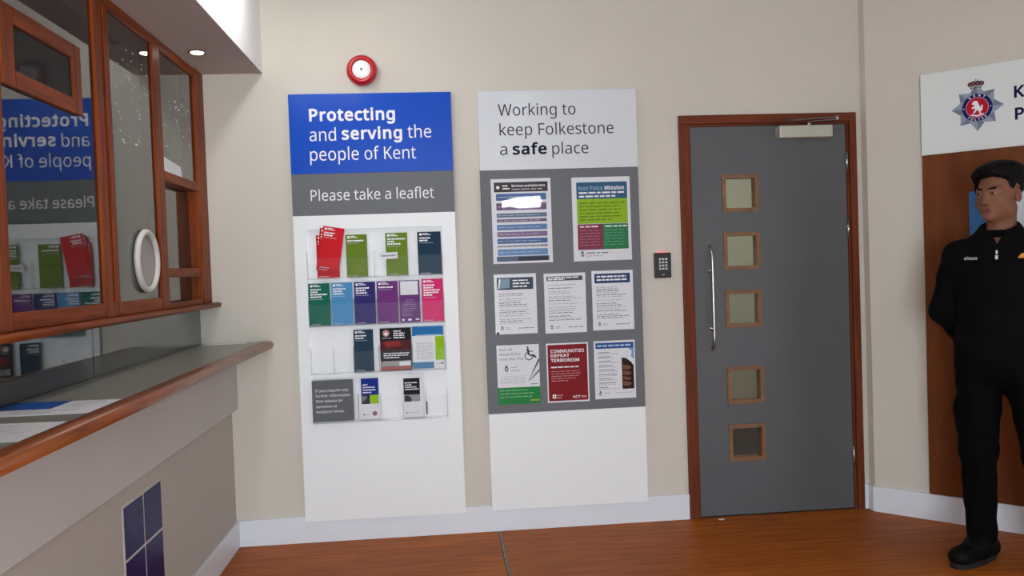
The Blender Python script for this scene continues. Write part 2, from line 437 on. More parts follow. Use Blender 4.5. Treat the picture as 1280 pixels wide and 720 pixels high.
# ------------------------------------------------------------------ printed sheets
def read_glyphs(txt):
    G = {}
    for ln in txt.split('\n'):
        c, adv, sp = ln.split('|')
        G[c] = (int(adv)/1000, [[tuple(int(t)/1000 for t in q.split(',')) for q in w.split(' ')] for w in sp.split(';')] if sp else [])
    return G
GLYPHS = read_glyphs(""" |260|
.|268|72,54 76,85 90,106 110,117 133,121 157,117 177,106 191,85 196,54 191,23 177,2 157,-10 133,-14 110,-10 90,2 76,23
A|639|545,0 459,221 176,221 91,0 0,0 279,717 360,717 638,0;352,517 342,546 328,589 318,624 307,583 296,546 287,517 206,301 432,301
C|632|403,645 349,640 300,625 258,601 222,568 194,527 173,477 160,421 156,357 163,275 183,204 218,146 265,104 327,78 402,69 491,77 573,97 573,19 490,-3 389,-10 320,-5 260,10 207,35 162,69 126,112 97,163 70,253 61,358 67,435 83,506 111,568 149,622 198,665 257,698 326,717 404,724 510,713 558,700 601,682 565,606 491,633 449,642
D|730|669,364 664,288 649,221 624,163 591,113 548,73 497,41 405,10 296,0 97,0 97,714 317,714 418,704 504,674 553,643 593,604 626,556 650,501 664,436;574,361 566,447 542,517 504,570 450,607 384,630 304,637 187,637 187,77 284,77 373,85 445,109 501,148 542,204 566,275
E|556|496,0 97,0 97,714 496,714 496,635 187,635 187,412 478,412 478,334 187,334 187,79 496,79
F|519|187,0 97,0 97,714 496,714 496,635 187,635 187,382 477,382 477,303 187,303
H|741|643,0 553,0 553,333 187,333 187,0 97,0 97,714 187,714 187,412 553,412 553,714 643,714
I|339|298,0 40,0 40,52 124,71 124,642 40,662 40,714 298,714 298,662 214,642 214,71 298,52
K|619|619,0 513,0 260,341 187,277 187,0 97,0 97,714 187,714 187,362 248,430 310,498 503,714 608,714 325,403
L|524|97,0 97,714 187,714 187,80 499,80 499,0
M|907|412,0 177,626 173,626 176,575 179,507 180,433 180,0 97,0 97,714 230,714 450,129 454,129 678,714 810,714 810,0 721,0 721,439 722,508 725,573 728,625 724,625 486,0
N|760|663,0 558,0 176,593 172,593 175,538 178,471 180,399 180,0 97,0 97,714 201,714 582,123 586,123 583,171 580,241 579,311 579,714 663,714
O|781|720,358 715,279 699,207 673,145 636,91 590,48 533,16 467,-3 391,-10 313,-3 245,16 188,48 142,91 106,145 81,208 66,280 61,359 70,462 97,551 125,602 162,644 206,679 260,705 322,720 392,725 460,720 520,705 572,679 617,645 654,602 682,551 711,462;156,358 162,274 181,203 213,145 258,103 318,77 391,68 465,77 523,103 568,146 600,203 619,274 625,358 619,441 600,512 569,569 524,612 465,637 392,646 318,637 258,611 213,570 181,512 162,442
P|605|286,714 371,708 439,690 490,659 526,617 547,566 554,504 550,461 539,419 520,381 492,347 453,318 404,296 343,283 269,278 187,278 187,0 97,0 97,714;278,637 187,637 187,355 259,355 321,359 372,369 411,388 439,416 456,453 461,500 456,542 441,576 417,603 360,629
R|622|294,714 375,708 440,691 491,663 526,624 547,573 554,511 549,459 533,416 509,382 479,355 411,320 607,0 502,0 329,295 187,295 187,0 97,0 97,714;289,636 187,636 187,371 294,371 369,380 421,405 443,432 457,466 461,507 456,549 442,582 419,606 386,623 343,633
S|549|502,191 494,132 471,82 433,43 382,14 320,-4 247,-10 171,-6 104,5 51,24 51,110 140,81 195,71 251,68 300,71 340,82 371,99 394,122 408,150 412,183 408,215 397,242 377,265 345,286 244,330 163,366 106,411 86,438 71,468 63,502 60,542 67,595 89,639 124,675 169,702 225,718 288,724 396,713 485,684 457,607 376,634 286,645 245,642 211,632 185,616 166,595 155,570 151,541 155,508 166,481 186,458 215,438 307,397 413,347 452,318 479,284 496,242
T|556|323,0 233,0 233,635 10,635 10,714 545,714 545,635 323,635
U|731|640,252 632,182 610,118 572,65 518,24 449,-1 362,-10 280,-2 213,22 159,62 121,116 98,180 90,254 90,714 180,714 180,251 185,197 201,152 226,116 263,89 310,73 367,68 426,74 472,91 508,119 532,156 546,201 551,252 551,714 640,714
W|930|917,714 727,0 636,0 497,468 485,511 474,553 465,587 461,609 457,587 450,553 439,510 427,465 292,0 201,0 12,714 106,714 217,278 228,232 237,188 245,147 251,108 257,149 266,192 277,238 289,283 415,714 508,714 639,280 652,233 663,188 671,145 678,108 686,160 698,218 713,279 823,714
a|561|288,545 348,540 396,526 433,502 459,468 475,422 480,365 480,0 416,0 399,76 395,76 347,27 321,11 291,-1 215,-10 169,-6 128,7 94,29 68,59 52,100 46,149 53,198 74,239 109,272 159,297 223,313 303,320 394,323 394,355 387,412 365,448 330,467 283,474 242,471 203,461 132,433 105,499 188,531 237,542;314,259 229,249 175,227 147,193 137,148 144,109 164,82 196,66 235,61 297,70 348,98 373,128 388,167 393,214 393,262
b|615|173,575 171,511 168,465 173,465 200,496 236,522 282,539 339,545 401,537 455,514 499,475 533,422 553,352 560,268 553,183 532,114 499,60 455,21 401,-2 339,-10 282,-4 236,13 200,38 173,68 166,68 148,0 85,0 85,760 173,760;324,472 273,467 234,450 206,423 187,384 176,334 173,271 173,267 181,180 205,115 233,86 273,69 326,63 370,69 406,87 433,116 460,181 469,269 460,357 433,421 406,449 369,466
c|480|300,-10 233,-3 173,19 124,56 86,109 63,178 55,265 63,355 88,426 127,480 177,517 238,539 306,546 385,537 447,517 420,444 364,461 304,469 255,463 215,446 184,417 163,378 150,327 146,266 150,207 163,157 184,117 214,89 252,72 299,66 376,75 438,97 438,19 378,-2
d|615|275,-10 213,-2 159,21 115,59 82,113 62,183 55,267 62,351 82,421 115,475 160,515 214,538 276,546 349,535 403,507 442,467 448,467 444,505 442,546 442,760 530,760 530,0 459,0 446,72 442,72 403,30 349,1 314,-7;289,63 340,68 380,84 408,109 434,168 443,250 443,266 435,354 410,419 382,449 341,467 288,473 245,467 209,448 181,416 155,350 146,265 155,180 181,116 209,87 245,69
e|564|292,546 356,538 410,516 454,480 486,431 506,372 513,304 513,251 146,251 152,195 168,149 192,112 226,86 268,70 317,65 407,74 489,102 489,25 408,-1 313,-10 241,-2 178,21 127,60 87,113 63,182 55,264 62,346 84,415 120,471 167,512 225,537;291,474 235,464 191,433 162,385 148,321 421,321 417,364 407,401 389,431 365,454 332,469
f|344|332,468 197,468 197,0 109,0 109,468 15,468 15,509 109,539 109,570 114,632 129,682 155,719 189,745 232,760 283,765 341,759 387,747 364,678 327,688 284,693 246,686 218,663 202,626 197,571 197,536 332,536
g|615|275,546 325,541 370,526 410,501 443,465 448,465 460,536 530,536 530,-9 524,-79 504,-136 471,-182 425,-214 365,-234 290,-240 183,-231 97,-206 97,-125 138,-143 186,-156 295,-167 338,-163 374,-149 403,-126 433,-79 443,-16 443,5 444,40 446,71 442,71 411,35 373,10 328,-5 276,-10 212,-2 158,22 113,63 81,118 61,186 55,267 61,346 81,414 113,470 157,512 211,538;287,472 245,466 210,448 183,418 163,378 150,327 146,266 155,179 182,114 211,85 246,68 289,62 327,65 359,72 385,86 407,105 423,131 435,163 444,246 444,267 440,333 427,385 406,424 376,451 336,467
h|618|173,537 171,498 168,462 174,462 193,487 217,508 275,535 341,545 401,540 449,524 488,498 515,461 531,412 537,349 537,0 450,0 450,343 443,400 421,440 384,464 330,472 276,466 236,449 207,422 187,383 177,335 173,277 173,0 85,0 85,760 173,760
i|258|173,536 173,0 85,0 85,536;130,737 149,734 165,723 177,706 181,681 177,656 165,639 149,628 130,625 110,628 93,639 82,656 78,681 82,706 93,723 110,734
k|534|172,363 171,321 168,276 172,276 190,299 214,329 236,355 407,536 510,536 293,307 525,0 419,0 233,250 172,197 172,0 85,0 85,760 172,760
l|258|173,0 85,0 85,760 173,760
m|935|673,546 729,541 774,525 809,499 834,462 849,412 854,349 854,0 767,0 767,345 760,400 740,440 707,464 658,472 611,467 574,452 546,427 521,372 513,296 513,0 426,0 426,345 423,384 414,415 399,440 378,458 350,468 316,472 268,466 231,449 204,422 186,384 176,336 173,278 173,0 85,0 85,536 156,536 169,463 174,463 215,509 270,537 332,546 389,540 435,524 471,496 496,456 501,456 533,496 574,524 622,540
n|618|343,546 402,541 450,525 488,499 515,462 532,412 537,349 537,0 450,0 450,343 443,400 421,440 384,464 330,472 277,466 236,450 207,422 181,361 173,278 173,0 85,0 85,536 156,536 169,463 174,463 194,489 218,509 277,537
o|605|551,269 547,206 533,150 512,103 483,63 447,31 405,8 355,-5 301,-10 250,-5 203,8 161,31 125,63 96,103 73,150 60,206 55,269 62,351 85,419 121,474 171,513 232,538 304,546 373,538 432,513 482,474 519,419 543,351;146,269 150,210 163,159 184,118 214,88 254,69 303,63 352,69 392,88 422,118 443,159 456,210 460,269 456,328 443,378 422,418 391,447 352,466 302,472 252,466 213,448 183,418 155,354
p|615|340,546 402,538 455,515 499,477 533,423 553,354 560,269 553,185 532,115 499,61 455,21 402,-2 339,-10 300,-7 266,1 211,29 173,68 167,68 171,25 173,-20 173,-240 85,-240 85,536 157,536 169,463 173,463 211,505 265,535 300,543;324,472 275,467 237,451 208,426 189,390 177,343 173,286 173,269 176,208 187,157 206,117 234,87 274,69 326,63 371,70 406,90 434,122 453,163 465,213 469,270 460,353 433,417 406,448 369,466
q|615|442,-11 443,31 447,72 441,72 414,40 377,14 331,-4 273,-10 212,-2 160,21 115,59 82,113 62,183 55,267 62,352 83,421 117,475 161,514 215,538 276,546 333,540 379,522 415,495 443,463 447,463 460,536 530,536 530,-240 442,-240;290,63 340,68 378,83 407,108 427,144 438,191 443,248 443,266 435,356 409,420 380,450 340,467 288,473 244,467 208,448 181,416 155,350 146,265 155,180 181,116 209,87 245,69
r|413|335,546 367,544 398,540 387,459 358,464 329,466 299,463 270,453 243,437 220,416 200,391 185,360 176,325 173,286 173,0 85,0 85,536 157,536 167,438 171,438 212,492 238,514 267,531 299,542
s|479|434,148 428,100 408,61 376,30 334,8 282,-5 220,-10 123,-1 52,24 52,104 129,74 175,64 222,61 280,66 319,82 342,108 349,140 338,176 298,208 217,244 128,284 95,306 71,332 56,364 51,404 57,446 76,481 106,509 171,537 252,546 343,536 423,510 393,440 322,464 246,474 198,470 163,456 142,436 135,409 138,389 148,371 191,341 273,307 360,268 392,246 415,219 429,187
t|361|264,62 305,65 339,73 339,6 299,-5 249,-10 209,-6 171,4 139,24 114,55 97,98 92,156 92,468 16,468 16,510 93,545 128,659 180,659 180,536 335,536 335,468 180,468 180,158 186,115 203,85 230,68
u|618|533,536 533,0 461,0 448,71 444,71 424,46 400,25 341,-1 274,-10 215,-5 167,10 128,37 101,74 84,123 79,185 79,536 168,536 168,191 175,135 197,95 234,71 287,63 341,69 381,85 411,113 430,151 441,200 445,257 445,536
v|508|203,0 0,536 94,536 208,220 225,171 241,119 251,78 255,78 266,120 283,172 300,220 414,536 508,536 304,0
w|786|431,303 419,344 408,383 400,418 394,445 390,445 384,418 376,383 366,343 354,302 258,1 158,1 11,537 102,537 176,251 191,192 203,136 211,91 215,91 222,121 230,159 240,199 251,235 346,537 442,537 534,235 548,186 562,135 570,92 574,92 581,134 594,190 610,251 685,537 775,537 626,1 523,1
y|510|1,536 95,536 211,231 229,179 245,130 256,85 260,85 279,150 306,232 415,536 510,536 279,-74 234,-161 206,-195 172,-219 132,-235 84,-240 42,-237 11,-232 11,-162 37,-166 70,-168 99,-165 123,-156 162,-123 189,-73 217,-2""")
HEAVY = read_glyphs("""A|697|-16,-30 0,-34 90,-34 102,-32 115,-24 123,-12 198,183 204,187 434,186 513,-12 522,-25 534,-32 546,-34 642,-34 660,-26 671,-6 670,12 521,396 387,738 372,749 360,751 276,751 258,744 246,726 -32,12 -34,0 -32,-12 -24,-24;258,335 258,342 318,503 336,462 381,336
C|690|333,-40 391,-44 493,-37 589,-11 601,0 607,14 606,104 595,123 583,129 571,131 487,111 403,103 337,111 283,134 247,166 214,218 196,284 190,362 194,416 207,470 225,512 247,544 277,572 313,593 361,607 403,611 445,608 481,600 565,572 577,574 589,582 604,608 635,680 631,698 613,714 571,731 511,747 403,758 319,750 241,728 175,690 121,641 81,584 51,518 33,440 27,356 36,248 68,146 99,92 134,50 187,8 249,-22 313,-38
D|788|81,-30 97,-34 295,-34 415,-22 515,12 571,48 619,94 655,149 681,210 697,282 703,366 697,444 681,516 654,576 620,624 590,654 571,672 517,705 421,738 319,748 97,748 79,743 68,732 63,714 63,0 68,-18;223,112 221,600 229,603 301,603 379,596 433,577 479,546 511,501 533,438 540,360 533,288 511,220 478,174 427,139 367,119 283,111
E|614|81,-30 97,-34 499,-34 517,-27 529,-8 530,84 523,100 511,109 493,113 223,113 221,120 223,300 475,300 493,304 505,313 512,330 512,414 505,432 493,442 481,446 229,446 221,450 221,468 223,601 499,601 517,608 528,624 529,720 520,738 505,747 97,748 79,743 68,732 63,714 63,0 68,-18
F|577|81,-30 97,-34 193,-33 205,-29 217,-16 221,0 223,268 481,269 498,276 507,288 511,300 511,384 505,401 493,412 475,416 229,416 221,420 222,600 403,601 499,601 511,605 523,614 530,636 529,720 523,735 511,745 493,748 97,748 79,743 67,730 63,714 63,0 68,-18
I|397|24,-30 40,-34 298,-34 316,-29 330,-12 332,54 325,72 310,84 256,96 248,102 248,612 256,617 310,630 322,638 329,648 332,660 331,720 327,732 314,744 298,748 40,748 22,743 8,726 6,660 13,642 28,630 82,617 90,612 90,102 82,96 28,84 16,76 9,66 6,54 7,-6 11,-18
K|677|81,-30 97,-34 187,-34 205,-29 216,-18 221,0 221,258 224,264 253,290 493,-27 511,-34 619,-34 637,-29 648,-18 653,0 648,18 370,402 523,570 632,690 640,702 641,720 632,738 613,748 493,746 475,734 223,453 221,714 216,732 205,743 187,748 91,747 79,743 68,732 63,714 63,0 68,-18
L|582|81,-30 97,-34 499,-34 517,-29 531,-12 533,84 525,102 511,112 223,114 221,450 221,714 216,732 205,743 193,747 97,748 79,743 65,726 63,0 68,-18
M|965|81,-30 97,-34 187,-33 204,-24 212,-12 214,414 217,423 383,-18 396,-30 409,-34 487,-34 505,-28 518,-12 685,427 689,-12 697,-24 715,-33 811,-34 826,-30 839,-18 844,0 844,366 844,714 839,732 823,745 811,748 673,748 661,743 649,732 457,232 451,223 259,732 247,743 235,748 97,748 81,744 68,732 63,714 63,0 68,-18
N|818|81,-30 97,-34 187,-33 204,-24 213,-6 212,456 217,467 534,-24 553,-34 661,-34 679,-30 691,-19 697,0 697,714 692,732 679,744 661,748 577,748 559,741 547,725 546,258 541,249 225,738 205,748 97,748 79,743 68,732 63,714 63,0 68,-18
O|839|345,-40 391,-44 475,-36 547,-15 613,23 661,68 702,128 732,200 749,278 754,356 744,470 712,566 683,620 642,668 589,708 529,738 469,753 433,756 391,759 313,753 247,736 187,707 139,669 96,620 66,566 36,464 27,362 32,278 48,200 77,128 117,68 169,20 235,-16 307,-36;379,104 325,111 283,129 241,166 212,218 196,278 190,362 197,440 213,500 241,550 277,582 325,603 391,612 403,610 457,603 503,584 542,548 568,500 584,440 591,356 585,278 569,218 541,168 505,133 457,111 391,102
P|663|81,-30 97,-34 193,-33 205,-29 217,-16 221,0 223,243 349,250 415,264 469,288 511,319 550,366 571,408 584,456 588,504 581,570 554,636 511,686 451,722 373,742 289,748 97,748 79,743 68,732 63,714 63,0 68,-18;223,389 223,602 277,603 349,596 394,576 414,552 422,534 426,504 423,462 409,434 391,416 361,402 313,393
R|680|81,-30 97,-34 193,-33 205,-29 217,-16 221,0 221,258 229,261 307,261 311,258 473,-18 481,-27 499,-34 607,-34 619,-32 631,-24 640,-6 637,16 460,306 499,328 523,349 535,360 564,402 582,450 588,510 580,582 558,636 512,690 451,723 379,742 295,748 97,748 85,746 73,738 65,726 63,714 63,0 68,-18;223,406 223,602 337,599 373,591 397,579 415,559 423,540 426,510 423,474 413,450 403,437 397,431 355,413 289,405
S|607|171,-40 249,-44 321,-38 398,-16 453,16 495,58 526,122 536,188 529,248 508,302 480,338 429,377 231,468 200,494 188,518 185,542 188,560 196,578 207,590 225,601 249,608 285,611 369,600 453,573 471,576 486,590 517,674 518,692 512,704 495,717 405,746 351,752 291,758 225,752 153,732 105,703 64,662 34,602 26,542 30,494 41,452 57,420 81,388 147,336 332,254 357,236 367,224 375,206 378,182 375,164 364,140 351,127 331,116 297,105 249,102 195,106 147,114 57,143 39,142 27,134 19,122 17,110 17,20 25,2 39,-8 93,-27
T|614|217,-30 232,-34 328,-34 347,-24 356,-6 357,600 550,601 568,610 579,630 578,720 574,732 561,744 544,748 340,748 10,748 -2,746 -14,738 -23,720 -24,630 -19,618 -8,606 10,601 198,600 199,0 204,-18
U|789|319,-40 366,-44 456,-34 534,-6 600,46 641,104 665,176 674,254 673,722 662,740 642,748 546,748 534,743 522,732 517,716 517,254 512,206 500,170 480,140 456,122 408,106 366,102 318,106 282,118 251,140 231,170 220,200 214,254 214,710 210,730 198,743 180,748 84,747 72,743 60,730 56,710 56,254 66,170 92,98 138,35 198,-8 270,-34
a|619|168,-40 214,-44 298,-34 340,-17 376,8 388,-19 406,-32 484,-34 496,-30 506,-22 512,-10 514,2 514,368 508,428 490,482 454,529 412,556 352,574 286,579 232,576 184,565 118,540 82,524 74,512 71,500 73,488 100,422 112,406 124,400 142,401 214,429 250,437 280,440 316,435 340,423 352,404 359,362 358,356 220,347 142,327 88,299 52,265 22,212 12,146 19,92 38,44 70,5 106,-19;214,98 190,107 177,122 172,146 182,182 196,198 238,216 316,225 352,226 359,224 355,176 340,142 322,123 286,103 238,96
b|673|299,-40 343,-44 412,-34 475,-6 525,38 562,98 586,176 594,266 587,356 562,440 523,499 469,545 409,570 337,579 274,572 223,553 211,546 207,548 207,650 207,764 203,776 193,787 175,794 79,793 61,784 53,770 51,-4 59,-22 73,-32 151,-34 163,-30 174,-22 187,6 223,-18 271,-36;325,97 277,104 253,115 234,134 214,188 207,272 210,332 220,374 235,404 253,421 277,432 319,437 361,432 385,421 403,403 426,350 435,272 426,188 403,134 385,115 361,103
c|538|260,-40 301,-44 385,-35 457,-9 467,2 472,14 471,104 461,122 439,131 367,108 295,101 259,106 235,117 216,134 195,170 183,218 180,266 184,320 196,368 211,395 233,416 265,430 307,434 355,428 415,410 433,413 450,428 469,478 481,518 475,536 463,547 391,570 301,580 229,572 163,548 103,504 57,440 30,362 21,266 30,170 54,98 100,32 155,-10 223,-35
e|622|275,-40 313,-44 415,-34 507,-4 517,6 523,20 523,104 520,116 505,132 487,136 397,107 319,99 277,103 241,117 217,136 199,164 184,212 187,216 193,217 511,217 534,224 543,236 547,248 547,308 539,380 521,434 517,446 481,501 427,545 367,570 289,580 217,570 151,542 95,494 53,428 28,350 21,266 30,176 57,98 103,36 157,-6 229,-34;193,355 195,374 217,410 247,431 289,439 319,436 343,427 356,416 376,386 382,362 379,355
f|402|93,-30 111,-34 201,-34 219,-26 229,-12 231,432 339,435 357,445 364,456 366,468 366,540 358,558 345,567 333,570 237,570 232,576 236,618 247,642 261,654 285,659 321,654 363,644 375,646 387,653 396,666 420,738 421,750 417,763 408,774 393,781 345,793 285,799 225,793 171,774 129,741 98,696 80,636 75,564 3,541 -9,533 -16,522 -18,462 -9,444 9,435 75,432 75,0 80,-18
g|673|241,-270 289,-274 367,-268 439,-245 493,-208 535,-150 558,-84 564,-12 562,546 553,561 535,570 457,570 445,566 434,558 421,534 385,556 331,574 277,580 205,571 133,536 87,492 67,458 49,426 28,354 21,264 29,174 51,102 86,42 139,-6 205,-35 277,-44 331,-39 385,-22 403,-11 409,-12 401,-66 379,-100 355,-120 331,-129 295,-133 193,-123 151,-111 97,-91 79,-96 68,-108 63,-126 63,-210 73,-230 85,-238 175,-264;259,101 230,114 212,132 189,186 180,264 184,324 198,372 211,398 231,420 253,432 283,437 331,432 355,423 373,408 395,372 406,330 410,264 402,174 391,144 379,126 349,105 295,97
h|676|69,-30 85,-34 175,-34 189,-30 202,-18 207,0 207,276 211,330 220,372 235,401 255,420 283,432 331,437 373,431 396,414 410,390 416,342 416,0 421,-18 433,-29 451,-34 541,-34 559,-26 569,-12 571,0 571,348 568,378 564,420 543,480 511,523 463,555 409,573 337,579 265,567 211,543 207,552 207,762 200,780 187,791 175,794 85,794 63,786 54,774 51,762 51,0 56,-18
i|316|69,-30 84,-34 180,-33 197,-24 206,-6 207,534 203,552 192,564 174,570 78,569 60,559 51,540 51,0 56,-18;108,594 132,591 162,597 192,618 210,648 215,684 208,720 186,750 162,765 152,768 126,771 96,765 66,744 49,714 44,678 51,642 72,612 96,597
l|316|69,-30 85,-34 181,-33 197,-24 206,-6 207,762 200,780 187,791 175,794 79,793 61,784 54,774 51,762 51,0 56,-18
n|676|69,-30 85,-34 175,-34 193,-27 205,-12 207,276 214,348 236,402 254,420 283,432 331,437 373,431 396,414 410,390 416,336 416,0 418,-12 427,-25 445,-34 541,-34 553,-30 565,-19 571,0 571,162 571,348 565,420 544,480 511,524 463,556 403,575 343,580 271,570 193,532 182,558 163,569 73,568 55,552 51,534 51,0 56,-18
o|663|259,-40 301,-44 361,-38 415,-24 469,5 506,38 541,86 565,140 580,200 585,272 577,356 547,438 505,499 451,541 385,570 349,575 301,580 229,572 151,540 99,500 91,490 54,434 28,356 21,272 27,200 41,140 67,86 102,38 143,2 193,-24;301,97 259,104 235,116 211,140 196,170 185,212 180,266 188,344 211,398 235,421 259,432 301,438 343,433 373,417 393,398 410,368 421,326 426,272 421,212 410,170 395,140 373,117 343,102
r|471|69,-30 85,-34 175,-34 193,-27 205,-12 207,282 210,318 217,348 229,372 243,390 262,408 283,421 307,430 331,432 391,425 403,429 415,440 421,456 431,534 430,552 414,570 373,578 331,580 289,574 247,559 217,541 193,521 187,552 176,564 163,569 79,569 66,564 55,552 51,534 51,0 56,-18
s|537|175,-40 219,-44 285,-39 350,-22 395,2 433,38 461,92 468,146 462,194 444,236 417,269 375,298 207,371 172,398 170,410 177,422 207,437 249,439 315,430 393,406 411,411 422,422 455,500 456,518 450,530 435,542 351,569 291,576 249,580 165,570 93,540 48,500 24,452 17,404 23,356 42,314 69,284 112,254 279,179 310,152 313,140 309,122 297,110 267,99 219,95 177,98 141,106 57,138 39,135 23,122 18,104 18,26 20,14 27,1 39,-7 115,-34
t|419|207,-40 256,-43 304,-39 346,-27 365,-16 371,-4 373,8 372,80 362,98 340,107 268,96 244,100 228,110 221,122 214,164 214,434 334,434 354,440 365,452 369,464 368,542 359,560 346,568 220,570 214,572 214,584 214,662 207,680 196,689 184,693 118,691 106,685 98,674 66,572 -2,539 -14,526 -18,512 -18,464 -8,444 10,435 58,434 58,152 64,92 82,44 120,-4 160,-28
v|566|187,-30 204,-34 306,-34 320,-30 333,-18 541,528 542,540 538,552 528,563 516,569 414,570 402,568 390,560 381,546 273,246 258,203 252,197 120,558 108,567 96,570 0,570 -19,564 -32,546 -31,522 171,-12""")
HEAVY[' '] = GLYPHS[' ']
CAPH = .714
FILL = {}
def glyph_fill(ch, G, heavy):
    if (ch, heavy) not in FILL:
        cu = bpy.data.curves.new('lettering', 'CURVE'); cu.dimensions = '2D'; cu.fill_mode = 'BOTH'
        for pts in G[ch][1]:
            sp = cu.splines.new('POLY'); sp.points.add(len(pts)-1); sp.use_cyclic_u = True
            for q, p in zip(sp.points, pts): q.co = (p[0], p[1], 0, 1)
        o = bpy.data.objects.new('lettering', cu); COL.objects.link(o)
        dg = bpy.context.evaluated_depsgraph_get()
        me = bpy.data.meshes.new_from_object(o.evaluated_get(dg))
        FILL[ch, heavy] = ([(v.co.x, v.co.y) for v in me.vertices], [tuple(p.vertices) for p in me.polygons])
        bpy.data.objects.remove(o, do_unlink=True); bpy.data.curves.remove(cu); bpy.data.meshes.remove(me)
    return FILL[ch, heavy]
def text_mesh(body, x0, x1, z, cap, bold=0.0, y=0.0, chars=False):
    """flat lettering between x0 and x1 (local), baseline z, capital height cap -> verts, faces (and the letter of each face)"""
    V, F, W, pen = [], [], [], 0.0
    heavy = bold > .015; G = HEAVY if heavy else GLYPHS
    for n, ch in enumerate(body):
        adv, sps = G[ch]
        if sps:
            v, f = glyph_fill(ch, G, heavy); i = len(V)
            V += [(p[0]+pen, p[1]) for p in v]; F += [tuple(i+q for q in t) for t in f]; W += [n]*len(f)
        pen += adv
    ax = min(v[0] for v in V); bxx = max(v[0] for v in V)
    sz = cap/(.782 if heavy else CAPH)
    z0 = z+(.034*sz if heavy else 0)
    sx = sz if x1 is None else (x1-x0)/(bxx-ax)
    off = x0-ax*sx
    V = [(v[0]*sx+off, y, v[1]*sz+z0) for v in V]
    return (V, F, W) if chars else (V, F)

class Sheet:
    """paper, board or card in its own XZ plane, facing -Y; u,v are fractions from the left and from the top"""
    def __init__(s, name, w, h, t, base, loc, rz=0.0, tilt=0.0, parent=None, bevel=0.0, mesh=True):
        s.w, s.h, s.t = w, h, t
        s.o = MB().box(-w/2, w/2, -t, 0, 0, h).build(name, base, parent, bevel)
        s.o.location = loc; s.o.rotation_euler = (0, tilt, rz)
        s.layers = {}
        s.k = 0
    def P(s, u, v, k): return ((u-.5)*s.w, -s.t-.0004*k, (1-v)*s.h)
    def lay(s, name, m, k):
        key = (name, m.name, k)
        if key not in s.layers: s.layers[key] = (MB(), m)
        return s.layers[key][0]
    def rect(s, u0, u1, v0, v1, m, name='printed_block', k=1):
        s.lay(name, m, k).face([s.P(u0, v1, k), s.P(u1, v1, k), s.P(u1, v0, k), s.P(u0, v0, k)])
    def poly(s, uv, m, name='printed_shape', k=1):
        s.lay(name, m, k).face([s.P(u, v, k) for u, v in uv])
    def disc(s, u, v, r, m, name='printed_emblem', k=2, ru=None, n=18):
        s.lay(name, m, k).face([((u-.5)*s.w+(ru or r)*math.cos(2*math.pi*i/n), -s.t-.0004*k, (1-v)*s.h+r*math.sin(2*math.pi*i/n)) for i in range(n)])
    def greek(s, u0, u1, v, hv, m, name='printed_text', k=2, words=True):
        u = u0
        while u < u1-.01:
            w = random.uniform(.05, .16) if words else u1-u0
            e = min(u+w, u1)
            s.rect(u, e, v-hv/2, v+hv/2, m, name, k); u = e+.022
    def text(s, body, u0, u1, v, cap, m, bold=0.0, name='lettering', k=2):
        V, F = text_mesh(body, (u0-.5)*s.w, None if u1 is None else (u1-.5)*s.w, (1-v)*s.h, cap, bold, -s.t-.0004*k)
        mb = s.lay(name, m, k); i = len(mb.v); mb.v += V
        for f in F: mb.f.append(tuple(i+x for x in f)); mb.m.append(0); mb.sm.append(False)
    def letters(s, body, u0, u1, v, cap, m, bold=0.0, k=2):
        V, F, W = text_mesh(body, (u0-.5)*s.w, None if u1 is None else (u1-.5)*s.w, (1-v)*s.h, cap, bold, -s.t-.0004*k, True)
        for n in sorted(set(W)):
            fs = [f for f, w in zip(F, W) if w == n]
            ids = sorted({q for f in fs for q in f}); mp = {q: i for i, q in enumerate(ids)}
            me = bpy.data.meshes.new('letter'); me.from_pydata([V[q] for q in ids], [], [tuple(mp[q] for q in f) for f in fs]); me.update()
            obj('letter', me, m, s.o)
    def done(s, parent=None):
        for (name, mn, k), (mb, m) in s.layers.items():
            o = mb.build(name, m, parent or s.o, fix=False)
            if len(mb.f) > 1: o['kind'] = 'stuff'
        return s.o

def ink(name, rgb, rough=.45): return mat('ink_'+name, rgb, max(rough, .5), spec=.1)

# ------------------------------------------------------------------ display boards
def board_part(name, x0, x1, y0, y1, z0, z1, m, par, bev=.0015): return bx(name, x0, x1, y0, y1, z0, z1, m, par, bev)
XL, XR = -.711, .0905
PT, PB = 2.239, .111
d1 = empty('leaflet_board', (0, 0, 0)); tag(d1, 'tall white board with blue header and a rack of leaflets', 'display board', 'tall display boards on the back wall')
FRT = -.028
s = Sheet('header_panel', XR-XL, PT-1.8455, .0265, PBLUE, ((XL+XR)/2, -.0015, 1.8455), parent=d1, bevel=.001)
W = XR-XL
U = lambda x: (x-XL)/W
Vh = lambda z: (PT-z)/(PT-1.8455)
s.letters('Protecting', U(-.612), U(-.190), Vh(2.104), .0625, WTEXT, .034)
s.letters('and', U(-.614), U(-.484), Vh(2.007), .0625, WTEXT, .002)
s.letters('serving', U(-.456), U(-.158), Vh(2.010), .0625, WTEXT, .034)
s.letters('the', U(-.131), U(-.013), Vh(2.013), .0625, WTEXT, .002)
s.letters('people of Kent', U(-.615), U(-.093), Vh(1.910), .0625, WTEXT, .002)
s.done()
s = Sheet('band_panel', XR-XL, 1.8450-1.6385, .0265, PGREY, ((XL+XR)/2, -.0015, 1.6385), parent=d1, bevel=.001)
s.letters('Please take a leaflet', U(-.620), U(-.011), (1.8450-1.711)/(1.8450-1.6385), .054, WTEXT, .002)
s.done()
RX0, RX1, RZ0, RZ1 = -.652, .0195, .600, 1.568
fr = MB().box(XL, RX0, FRT, -.0015, PB, 1.638).box(RX1, XR, FRT, -.0015, PB, 1.638).box(RX0, RX1, FRT, -.0015, PB, RZ0).box(RX0, RX1, FRT, -.0015, RZ1, 1.638)
